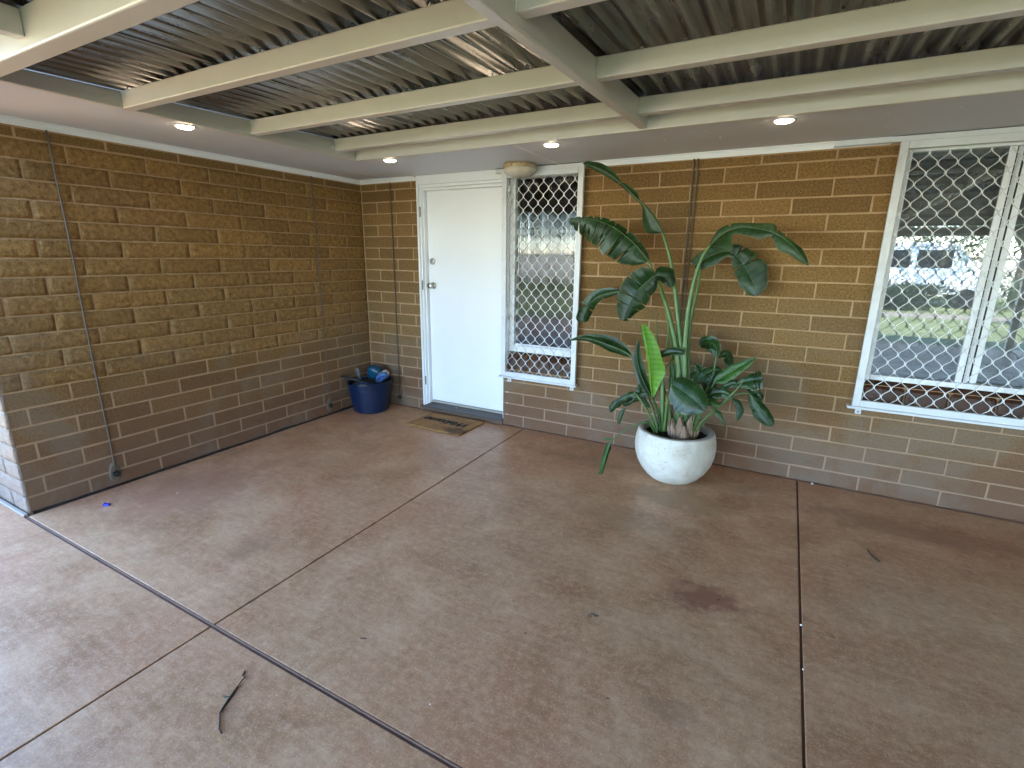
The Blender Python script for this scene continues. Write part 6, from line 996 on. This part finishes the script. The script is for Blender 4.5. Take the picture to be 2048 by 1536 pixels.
 ("leaf_mid", [((3.349,-0.470,0.558),(0.004,0.000,-0.005),(-0.005,0.002,0.005)), ((3.354,-0.472,0.564),(0.006,0.001,-0.007),(-0.007,0.003,0.007)), ((3.362,-0.476,0.572),(0.008,0.001,-0.010),(-0.010,0.004,0.009)), ((3.371,-0.480,0.581),(0.010,0.001,-0.012),(-0.012,0.005,0.012)), ((3.381,-0.484,0.590),(0.011,0.001,-0.015),(-0.013,0.007,0.015)), ((3.391,-0.488,0.598),(0.010,0.000,-0.019),(-0.012,0.009,0.019)), ((3.401,-0.491,0.604),(0.008,-0.000,-0.023),(-0.011,0.011,0.023)), ((3.412,-0.493,0.608),(0.006,-0.001,-0.026),(-0.008,0.012,0.026)), ((3.423,-0.495,0.611),(0.004,-0.001,-0.025),(-0.005,0.012,0.025)), ((3.435,-0.497,0.613),(0.002,-0.001,-0.024),(-0.003,0.012,0.024)), ((3.446,-0.498,0.614),(0.000,-0.002,-0.023),(-0.001,0.011,0.023)), ((3.457,-0.500,0.614),(-0.002,-0.002,-0.022),(0.001,0.011,0.021)), ((3.467,-0.501,0.613),(-0.005,-0.002,-0.021),(0.004,0.010,0.019)), ((3.477,-0.502,0.610),(-0.007,-0.002,-0.019),(0.006,0.010,0.017)), ((3.488,-0.503,0.607),(-0.007,-0.001,-0.016),(0.006,0.008,0.015)), ((3.497,-0.504,0.602),(-0.006,-0.001,-0.012),(0.005,0.006,0.010)), ((3.505,-0.504,0.599),(-0.003,-0.001,-0.007),(0.003,0.004,0.007)), ((3.511,-0.505,0.596),(-0.001,-0.000,-0.003),(0.001,0.002,0.003))], (), 0.002),
 ("leaf_dark", [((3.064,-0.490,0.519),(0.004,0.004,0.004),(-0.005,-0.001,-0.005)), ((3.059,-0.491,0.525),(0.006,0.005,0.006),(-0.007,-0.002,-0.008)), ((3.052,-0.493,0.533),(0.007,0.006,0.007),(-0.010,-0.002,-0.010)), ((3.043,-0.495,0.542),(0.009,0.008,0.009),(-0.012,-0.003,-0.013)), ((3.034,-0.497,0.552),(0.011,0.009,0.010),(-0.016,-0.003,-0.015)), ((3.026,-0.499,0.563),(0.013,0.010,0.011),(-0.019,-0.004,-0.016)), ((3.019,-0.501,0.573),(0.016,0.012,0.011),(-0.023,-0.004,-0.017)), ((3.013,-0.503,0.584),(0.018,0.012,0.011),(-0.026,-0.004,-0.017)), ((3.007,-0.505,0.595),(0.018,0.012,0.010),(-0.026,-0.004,-0.015)), ((3.002,-0.507,0.607),(0.019,0.012,0.009),(-0.025,-0.004,-0.013)), ((2.997,-0.508,0.618),(0.018,0.011,0.008),(-0.024,-0.003,-0.012)), ((2.993,-0.510,0.629),(0.018,0.011,0.007),(-0.023,-0.003,-0.010)), ((2.989,-0.510,0.639),(0.019,0.010,0.005),(-0.022,-0.002,-0.008)), ((2.987,-0.511,0.649),(0.019,0.010,0.004),(-0.021,-0.002,-0.006)), ((2.985,-0.511,0.659),(0.017,0.009,0.002),(-0.019,-0.002,-0.004)), ((2.983,-0.510,0.668),(0.012,0.006,0.001),(-0.014,-0.001,-0.003)), ((2.982,-0.510,0.675),(0.008,0.004,0.001),(-0.008,-0.001,-0.002)), ((2.981,-0.510,0.681),(0.003,0.002,0.000),(-0.003,-0.000,-0.001))], (), 0.002),
]
STALKS = [
 ("stalk_green", [(3.236,-0.400,0.365), (3.234,-0.392,0.545), (3.217,-0.379,0.744), (3.182,-0.368,0.917), (3.139,-0.362,1.067), (3.087,-0.360,1.214), (3.030,-0.360,1.345), (2.983,-0.360,1.430), (2.945,-0.360,1.503)], 0.027, 0.008, 0.7),
 ("stalk_green", [(3.267,-0.385,0.366), (3.255,-0.377,0.544), (3.234,-0.360,0.738), (3.199,-0.342,0.954), (3.158,-0.325,1.170), (3.118,-0.309,1.356), (3.082,-0.297,1.498), (3.044,-0.289,1.601), (3.005,-0.280,1.691)], 0.028, 0.008, 0.7),
 ("stalk_green", [(3.299,-0.380,0.370), (3.279,-0.372,0.547), (3.252,-0.359,0.740), (3.233,-0.345,0.960), (3.229,-0.335,1.159), (3.240,-0.326,1.322), (3.261,-0.319,1.458), (3.291,-0.320,1.550), (3.323,-0.320,1.602)], 0.027, 0.009, 0.7),
 ("stalk_green", [(3.306,-0.350,0.391), (3.295,-0.336,0.574), (3.272,-0.316,0.741), (3.249,-0.290,0.900), (3.239,-0.260,1.079), (3.250,-0.237,1.237), (3.260,-0.214,1.356), (3.259,-0.196,1.441), (3.246,-0.190,1.497)], 0.018, 0.007, 0.7),
 ("stalk_green", [(3.162,-0.340,0.839), (3.137,-0.344,0.966), (3.106,-0.350,1.114), (3.081,-0.359,1.210), (3.059,-0.370,1.282), (3.043,-0.381,1.330), (3.027,-0.390,1.364), (3.006,-0.396,1.394), (2.989,-0.400,1.413)], 0.01, 0.006, 1),
 ("stalk_green", [(3.147,-0.460,0.352), (3.143,-0.457,0.434), (3.138,-0.453,0.545), (3.130,-0.448,0.635), (3.120,-0.440,0.704), (3.109,-0.432,0.762), (3.095,-0.427,0.809), (3.079,-0.423,0.847), (3.068,-0.420,0.871)], 0.019, 0.013, 0.7),
 ("stalk_green", [(3.169,-0.470,0.359), (3.171,-0.473,0.414), (3.174,-0.477,0.489), (3.178,-0.482,0.553), (3.186,-0.490,0.608), (3.194,-0.498,0.653), (3.199,-0.503,0.683), (3.202,-0.507,0.700), (3.203,-0.510,0.710)], 0.011, 0.008, 1),
 ("leaf_bright_stalk", [(3.149,-0.470,0.356), (3.143,-0.472,0.390), (3.134,-0.474,0.436), (3.124,-0.476,0.475), (3.113,-0.478,0.505), (3.102,-0.480,0.532), (3.091,-0.480,0.555), (3.081,-0.480,0.576), (3.074,-0.480,0.590)], 0.0105, 0.007, 1),
 ("stalk_green", [(3.122,-0.440,0.349), (3.103,-0.431,0.404), (3.071,-0.420,0.483), (3.025,-0.409,0.585), (2.977,-0.400,0.685), (2.944,-0.394,0.754), (2.919,-0.390,0.804), (2.896,-0.389,0.834), (2.880,-0.390,0.850)], 0.01, 0.006, 1),
 ("stalk_green", [(3.129,-0.500,0.347), (3.113,-0.506,0.385), (3.090,-0.515,0.437), (3.069,-0.522,0.481), (3.048,-0.526,0.517), (3.027,-0.529,0.549), (3.003,-0.531,0.578), (2.975,-0.530,0.606), (2.956,-0.530,0.625)], 0.011, 0.006, 1),
 ("stalk_green", [(3.119,-0.520,0.351), (3.099,-0.532,0.393), (3.076,-0.545,0.425), (3.054,-0.558,0.429), (3.009,-0.571,0.409), (2.956,-0.582,0.376), (2.905,-0.588,0.339), (2.864,-0.594,0.296), (2.837,-0.600,0.257)], 0.007, 0.005, 1),
 ("stalk_green", [(3.078,-0.400,0.855), (3.074,-0.398,0.880), (3.067,-0.396,0.917), (3.060,-0.394,0.957), (3.052,-0.392,1.001), (3.044,-0.391,1.047), (3.037,-0.389,1.093), (3.030,-0.387,1.140), (3.025,-0.385,1.173)], 0.008, 0.002, 1),
 ("stalk_green", [(3.113,-0.380,0.869), (3.114,-0.378,0.890), (3.115,-0.376,0.921), (3.116,-0.374,0.958), (3.117,-0.372,1.004), (3.118,-0.371,1.052), (3.118,-0.369,1.092), (3.119,-0.367,1.130), (3.119,-0.365,1.157)], 0.007, 0.003, 1),
 ("stalk_green", [(2.920,-0.410,1.055), (2.915,-0.408,1.063), (2.908,-0.405,1.075), (2.901,-0.402,1.089), (2.893,-0.400,1.104), (2.885,-0.399,1.123), (2.876,-0.399,1.144), (2.868,-0.400,1.165), (2.863,-0.400,1.179)], 0.003, 0.002, 1),
 ("stalk_green", [(3.368,-0.400,0.381), (3.373,-0.400,0.424), (3.381,-0.400,0.484), (3.390,-0.400,0.537), (3.402,-0.400,0.582), (3.415,-0.400,0.624), (3.429,-0.400,0.667), (3.443,-0.400,0.709), (3.453,-0.400,0.739)], 0.008, 0.006, 1),
 ("stalk_green", [(3.352,-0.380,0.379), (3.365,-0.363,0.462), (3.383,-0.340,0.565), (3.404,-0.318,0.650), (3.423,-0.300,0.728), (3.429,-0.293,0.799), (3.431,-0.290,0.852), (3.433,-0.289,0.874), (3.434,-0.290,0.880)], 0.0065, 0.005, 1),
 ("stalk_green", [(3.380,-0.440,0.388), (3.407,-0.444,0.441), (3.446,-0.450,0.509), (3.492,-0.456,0.571), (3.539,-0.460,0.626), (3.577,-0.461,0.663), (3.610,-0.460,0.687), (3.645,-0.460,0.698), (3.672,-0.460,0.702)], 0.007, 0.0045, 1),
 ("stalk_green", [(3.370,-0.460,0.386), (3.387,-0.465,0.423), (3.414,-0.470,0.474), (3.453,-0.471,0.526), (3.497,-0.470,0.581), (3.544,-0.470,0.645), (3.585,-0.470,0.702), (3.608,-0.470,0.740), (3.620,-0.470,0.763)], 0.007, 0.0045, 1),
 ("stalk_green", [(3.384,-0.420,0.383), (3.403,-0.420,0.427), (3.429,-0.420,0.487), (3.456,-0.420,0.536), (3.484,-0.420,0.573), (3.511,-0.420,0.602), (3.533,-0.420,0.621), (3.554,-0.420,0.631), (3.567,-0.420,0.637)], 0.006, 0.004, 1),
 ("stalk_green", [(3.358,-0.470,0.394), (3.368,-0.476,0.426), (3.381,-0.485,0.471), (3.394,-0.492,0.508), (3.407,-0.496,0.539), (3.422,-0.499,0.563), (3.442,-0.501,0.572), (3.466,-0.500,0.568), (3.484,-0.500,0.563)], 0.005, 0.003, 1),
 ("stalk_green", [(3.350,-0.450,0.379), (3.353,-0.450,0.417), (3.357,-0.451,0.470), (3.363,-0.449,0.516), (3.371,-0.446,0.557), (3.380,-0.441,0.595), (3.393,-0.437,0.636), (3.410,-0.433,0.678), (3.423,-0.430,0.708)], 0.006, 0.004, 1),
 ("stalk_green", [(3.339,-0.470,0.390), (3.342,-0.472,0.404), (3.347,-0.475,0.423), (3.352,-0.478,0.446), (3.356,-0.480,0.467), (3.359,-0.481,0.490), (3.362,-0.481,0.515), (3.365,-0.480,0.538), (3.367,-0.480,0.553)], 0.006, 0.004, 1),
 ("stalk_green", [(3.192,-0.450,0.357), (3.194,-0.450,0.379), (3.196,-0.451,0.409), (3.197,-0.451,0.443), (3.195,-0.450,0.475), (3.188,-0.448,0.507), (3.178,-0.445,0.541), (3.167,-0.442,0.572), (3.160,-0.440,0.593)], 0.012, 0.008, 1),
 ("stalk_dark", [(3.068,-0.400,0.551), (3.074,-0.394,0.583), (3.083,-0.385,0.628), (3.093,-0.377,0.675), (3.105,-0.369,0.726), (3.118,-0.362,0.773), (3.133,-0.357,0.804), (3.149,-0.353,0.822), (3.161,-0.350,0.834)], 0.004, 0.003, 1),
]
MAT["leaf_bright_stalk"] = MAT["leaf_mid"]; MAT["stalk_dark"] = MAT["twig_bark"]
PCX, PCY = 3.235, -0.385
pot = thing("planter_pot", "round speckled white planter bowl holding the tall plant", "pot", (PCX, PCY, 0.0))
prof = [(0.0, 0.0), (0.135, 0.0), (0.155, 0.006), (0.185, 0.030), (0.222, 0.075), (0.252, 0.130), (0.269, 0.190), (0.2745, 0.240), (0.271, 0.290), (0.262, 0.335), (0.256, 0.356), (0.253, 0.360)]
mb = MB(); mb.lathe(prof, n=72); part("bowl", mb, "terrazzo_white", pot, smooth=True)
mb = MB(); mb.lathe([(0.253, 0.3602), (0.249, 0.3622), (0.222, 0.3622), (0.218, 0.359), (0.222, 0.30), (0.225, 0.28)], n=72); part("rim", mb, "pot_rim_stone", pot, smooth=True)
mb = MB(); nr, na = 14, 48
for j in range(nr + 1):
    for k in range(na):
        r_ = 0.224 * j / nr; a = 2 * math.pi * k / na
        mb.v.append((r_ * math.cos(a), r_ * math.sin(a), 0.312 + 0.012 * mnoise.noise(Vector((r_ * 14 * math.cos(a), r_ * 14 * math.sin(a), 2))) + 0.006 * mnoise.noise(Vector((r_ * 60 * math.cos(a), r_ * 60 * math.sin(a), 5))) + 0.02 * (1 - j / nr)))
for j in range(nr):
    for k in range(na): a = j * na + k; b = j * na + (k + 1) % na; mb.f.append((a, b, b + na, a + na))
part("soil", mb, "soil", pot)
plant = thing("bird_of_paradise", "tall broad-leaved bird of paradise plant growing in the white bowl", "plant", (PCX, PCY, 0.32))
OFF = Vector(plant.location)
def catm(a, t):
    m = len(a); t = t * (m - 1); k = min(int(t), m - 2); u = t - k
    p0, p1, p2, p3 = a[max(k - 1, 0)], a[k], a[k + 1], a[min(k + 2, m - 1)]
    return 0.5 * ((2 * p1) + (p2 - p0) * u + (2 * p0 - 5 * p1 + 4 * p2 - p3) * u * u + (3 * p1 - p0 - 3 * p2 + p3) * u ** 3)
for li, (m, rows, tears, rip) in enumerate(LEAVES):
    rl = random.Random(100 + li)
    P_ = [Vector(r_[0]) - OFF for r_ in rows]; A_ = [Vector(r_[1]) for r_ in rows]; B_ = [Vector(r_[2]) for r_ in rows]
    n = 110; K = 5
    mb = MB(); idx = {}
    seg_off = [rl.uniform(-0.10, 0.10) for _ in range(len(tears) + 1)]
    for side in (-1, 1):
        for i in range(n + 1):
            t = i / n; p = catm(P_, t); e = catm(A_ if side < 0 else B_, t)
            tg = (catm(P_, min(1, t + .02)) - catm(P_, max(0, t - .02)))
            tg = tg.normalized() if tg.length > 1e-6 else Vector((0, 0, 1))
            nrm = tg.cross(e); nrm = nrm.normalized() if nrm.length > 1e-9 else Vector((0, 1, 0))
            k_ = 1.0
            for q, tr in enumerate(tears):
                d = abs(t - tr - (0.012 if side > 0 else 0.0)); depth = 0.95 if (q + (side > 0)) % 3 else 0.55
                k_ = min(k_, 1 - depth * max(0, 1 - d / 0.010))
            sg = sum(1 for tr in tears if t > tr)
            k_ *= 1 + 0.05 * mnoise.noise(Vector((t * 9, li, side)))
            bend = seg_off[sg]
            for c in range(K + 1):
                s = c / K
                lag = 0.12 * s * s * e.length            # side veins sweep towards the tip
                q = p + e * (s * k_) + tg * lag * 0.6 + nrm * (e.length * (0.10 * math.sin(math.pi * s) + bend * s * s)) + nrm * (rip * s * (0.6 * math.sin(t * 17 + li + side) + 0.5 * mnoise.noise(Vector((t * 12, li, side * s)))))
                idx[side, i, c] = mb.vert(*q); mb.uv[len(mb.v) - 1] = (t, side * s)
    for side in (-1, 1):
        for i in range(n):
            for c in range(K):
                f = (idx[side, i, c], idx[side, i + 1, c], idx[side, i + 1, c + 1], idx[side, i, c + 1])
                mb.f.append(f if side > 0 else tuple(reversed(f)))
    lo = part("leaf", mb, m, plant, smooth=True)
    rib = MB(); L = sum((P_[i + 1] - P_[i]).length for i in range(len(P_) - 1))
    toc = (Vector((3.796, -3.858, 1.524)) - OFF - P_[5]).normalized()
    rib.tube([catm(P_, i / 16 * 0.97) for i in range(17)], [min(0.0042, 0.012 * L) * (1 - 0.8 * i / 16) for i in range(17)], 6)
    part("midrib", rib, "midrib_pale" if m != "leaf_bright" else "leaf_bright", lo, smooth=True)
for (m, pts, r0_, r1_, flat) in STALKS:
    mb = MB(); P_ = [Vector(q) - OFF for q in pts]; n = 22
    mb.tube([catm(P_, i / n) for i in range(n + 1)], [r0_ + (r1_ - r0_) * (i / n) ** 0.8 for i in range(n + 1)], 10, flat)
    part("stalk", mb, m, plant, smooth=True)
# dry husks round the base of the clump
for i, (a0, wdt, h, x, y, lean) in enumerate([(-0.9, 0.046, 0.20, 0.085, -0.075, 0.08), (-1.5, 0.050, 0.19, 0.045, -0.095, -0.02), (-2.1, 0.036, 0.15, 0.015, -0.085, -0.12), (-0.2, 0.036, 0.16, 0.115, -0.045, 0.18), (-1.2, 0.040, 0.13, 0.068, -0.112, 0.05), (-2.5, 0.032, 0.17, -0.015, -0.06, -0.1)]):
    mb = MB(); n = 8
    for j in range(n + 1):
        t = j / n; w = wdt * (1 - 0.75 * t ** 1.6)
        for k in range(7):
            s = k / 6 * 2 - 1; r_ = 0.02
            lx = w * s; ly = -0.022 * (1 - s * s) - 0.012 * math.sin(t * 3) + 0.006 * mnoise.noise(Vector((s * 2, t * 4, i)))
            c_, s_ = math.cos(a0 + 1.2), math.sin(a0 + 1.2)
            mb.v.append((x + lx * c_ - ly * s_ + lean * h * t, y + lx * s_ + ly * c_, -0.01 + h * t * (1 - 0.12 * abs(s))))
    for j in range(n):
        for k in range(6): a = j * 7 + k; mb.f.append((a, a + 1, a + 8, a + 7))
    o = part("dry_husk", mb, "dry_sheath", plant, smooth=True)
    sd = o.modifiers.new("thickness", 'SOLIDIFY'); sd.thickness = 0.002

# ------------------------------------------------------------------ garden behind the viewer (lights the porch and shows in the panes)
def leaf_cloud(c, rad, n, m, size, seed, parent, name="crown", droop=0.0):
    r2 = random.Random(seed); mb = MB(); k = 0
    cl = [Vector((r2.gauss(0, .45), r2.gauss(0, .45), r2.gauss(0, .4))) for _ in range(26)]
    for i in range(n):
        q = r2.choice(cl) + Vector((r2.gauss(0, .17), r2.gauss(0, .17), r2.gauss(0, .15)))
        p = Vector((q.x * rad[0], q.y * rad[1], q.z * rad[2])) + Vector(c)
        a = Vector((r2.gauss(0, 1), r2.gauss(0, 1), r2.gauss(0, 1) - droop)).normalized(); b = a.cross(Vector((r2.gauss(0, 1), r2.gauss(0, 1), r2.gauss(0, 1)))).normalized()
        s = size * r2.uniform(.6, 1.4); v = len(mb.v)
        for t in (p - a * s, p + b * s * .4, p + a * s, p - b * s * .4): mb.v.append(tuple(t))
        mb.f.append((v, v + 1, v + 2, v + 3))
    return part(name, mb, m, parent)
def tree(x, y, h, rad, m, seed, label):
    t = thing("tree", label, "tree", (x, y, -0.06))
    r2 = random.Random(seed); mb = MB(); mb.tube([(0, 0, 0), (0.05, 0.03, h * .3), (-0.04, 0.05, h * .6)], [0.16, 0.12, 0.08], 8)
    for i in range(6):
        a = r2.uniform(0, 6.28); mb.tube([(0, 0.03, h * r2.uniform(.3, .55)), (rad[0] * .5 * math.cos(a), rad[1] * .5 * math.sin(a), h * .75)], [0.06, 0.02], 6)
    part("trunk", mb, "tree_bark", t); leaf_cloud((0, 0, h * .72), rad, 9000, m, 0.075, seed, t)
tree(6.4, -21.0, 5.0, (2.6, 2.0, 2.0), "foliage_gold", 1, "golden-leaved tree across the lawn")
tree(10.5, -19.0, 5.5, (2.6, 2.2, 2.2), "foliage_green", 2, "broad green tree across the lawn beyond the path")
tree(-6.5, -20.0, 6.0, (3.0, 2.4, 2.4), "foliage_green", 4, "green tree across the lawn toward the open end of the porch")
pm = thing("palm_tree", "feathery palm by the lawn edge", "palm", (9.7, -13.0, -0.06))
mb = MB(); mb.tube([(0, 0, 0), (0.04, 0, 0.6), (0.0, 0.02, 1.2)], [0.2, 0.17, 0.14], 10); part("trunk", mb, "tree_bark", pm)
r2 = random.Random(5)
for i in range(22):
    a = r2.uniform(0, 6.28); ln = r2.uniform(1.1, 1.7); el = r2.uniform(0.1, 1.2); mb = MB(); pts = []
    for j in range(9):
        t = j / 8; pts.append(Vector((math.cos(a) * ln * t * math.cos(el), math.sin(a) * ln * t * math.cos(el), 1.2 + ln * t * math.sin(el) - 1.1 * t * t)))
    for j in range(1, 9):
        for q in (-1, 1):
            for e in range(3):
                p = pts[j - 1].lerp(pts[j], e / 3); d = (pts[j] - pts[j - 1]).normalized(); s = d.cross(Vector((0, 0, 1))).normalized() * q
                tip = p + (s * 0.30 + d * 0.25 + Vector((0, 0, -0.15))) * (1 - 0.5 * j / 8); v = len(mb.v)
                mb.v += [tuple(p), tuple(p + d * 0.02), tuple(tip)]; mb.f.append((v, v + 1, v + 2))
    mb.tube(pts, 0.012, 5); part("frond", mb, "foliage_green", pm)
def hedge(x, y, sx, sy, sz, seed, label):
    t = thing("hedge", label, "hedge", (x, y, -0.06)); leaf_cloud((0, 0, sz * .5), (sx, sy, sz * .55), 7000, "foliage_dark", 0.06, seed, t, "foliage")
    mb = MB(); mb.tube([(0, 0, 0), (0.02, 0, sz * .5)], [0.07, 0.04], 6); part("stem", mb, "tree_bark", t)
hedge(6.6, -16.6, 1.7, 0.6, 0.95, 7, "low dark hedge beyond the gravel path before the white van"); hedge(-4.5, -17.5, 2.4, 0.7, 1.1, 9, "dark hedge beyond the gravel path toward the open end of the porch")
van = thing("parked_van", "plain white van parked beyond the path and hedge", "van", (7.6, -19.5, -0.06), R(4))
mb = MB(); side = [(-2.4, 0.45), (-2.4, 2.05), (-2.2, 2.2), (1.1, 2.2), (1.75, 1.35), (2.4, 1.1), (2.5, 0.45)]
n = len(side)
for y in (-0.9, 0.9): mb.v += [(x, y, z) for x, z in side]
for k in range(n): mb.f.append((k, (k + 1) % n, n + (k + 1) % n, n + k))
mb.f.append(tuple(range(n - 1, -1, -1))); mb.f.append(tuple(range(n, 2 * n))); part("body", mb, "van_white", van, bevel=0.06)
for sx in (-0.91, 0.905):
    for (xa, xb) in ((0.1, 1.15), (-1.1, 0.0), (-2.2, -1.2)):
        mb = MB(); mb.box(xa, xb - 0.08, sx, sx + 0.005, 1.35, 1.95); part("side_window", mb, "van_glass", van)
for wx in (-1.5, 1.6):
    for wy in (-0.92, 0.72):
        mb = MB(); mb.lathe([(0.0, 0.0), (0.2, 0.0), (0.22, 0.02), (0.33, 0.02), (0.34, 0.1), (0.33, 0.2), (0.0, 0.2)], n=24); part("wheel", mb, "black_rubber_and_gap_shade", van, (wx, wy, 0.34), (R(-90), 0, 0))
wl = thing("garden_wall", "long cream garden wall at the far side of the lawn", "wall", (0, -26, -0.06))
mb = MB(); mb.box(-30, 40, 0, 0.2, 0, 1.7); part("panel", mb, "fence_cream", wl)
mb = MB(); mb.box(-30, 40, -0.04, 0.24, 1.7, 1.78); part("coping", mb, "fence_cream", wl)
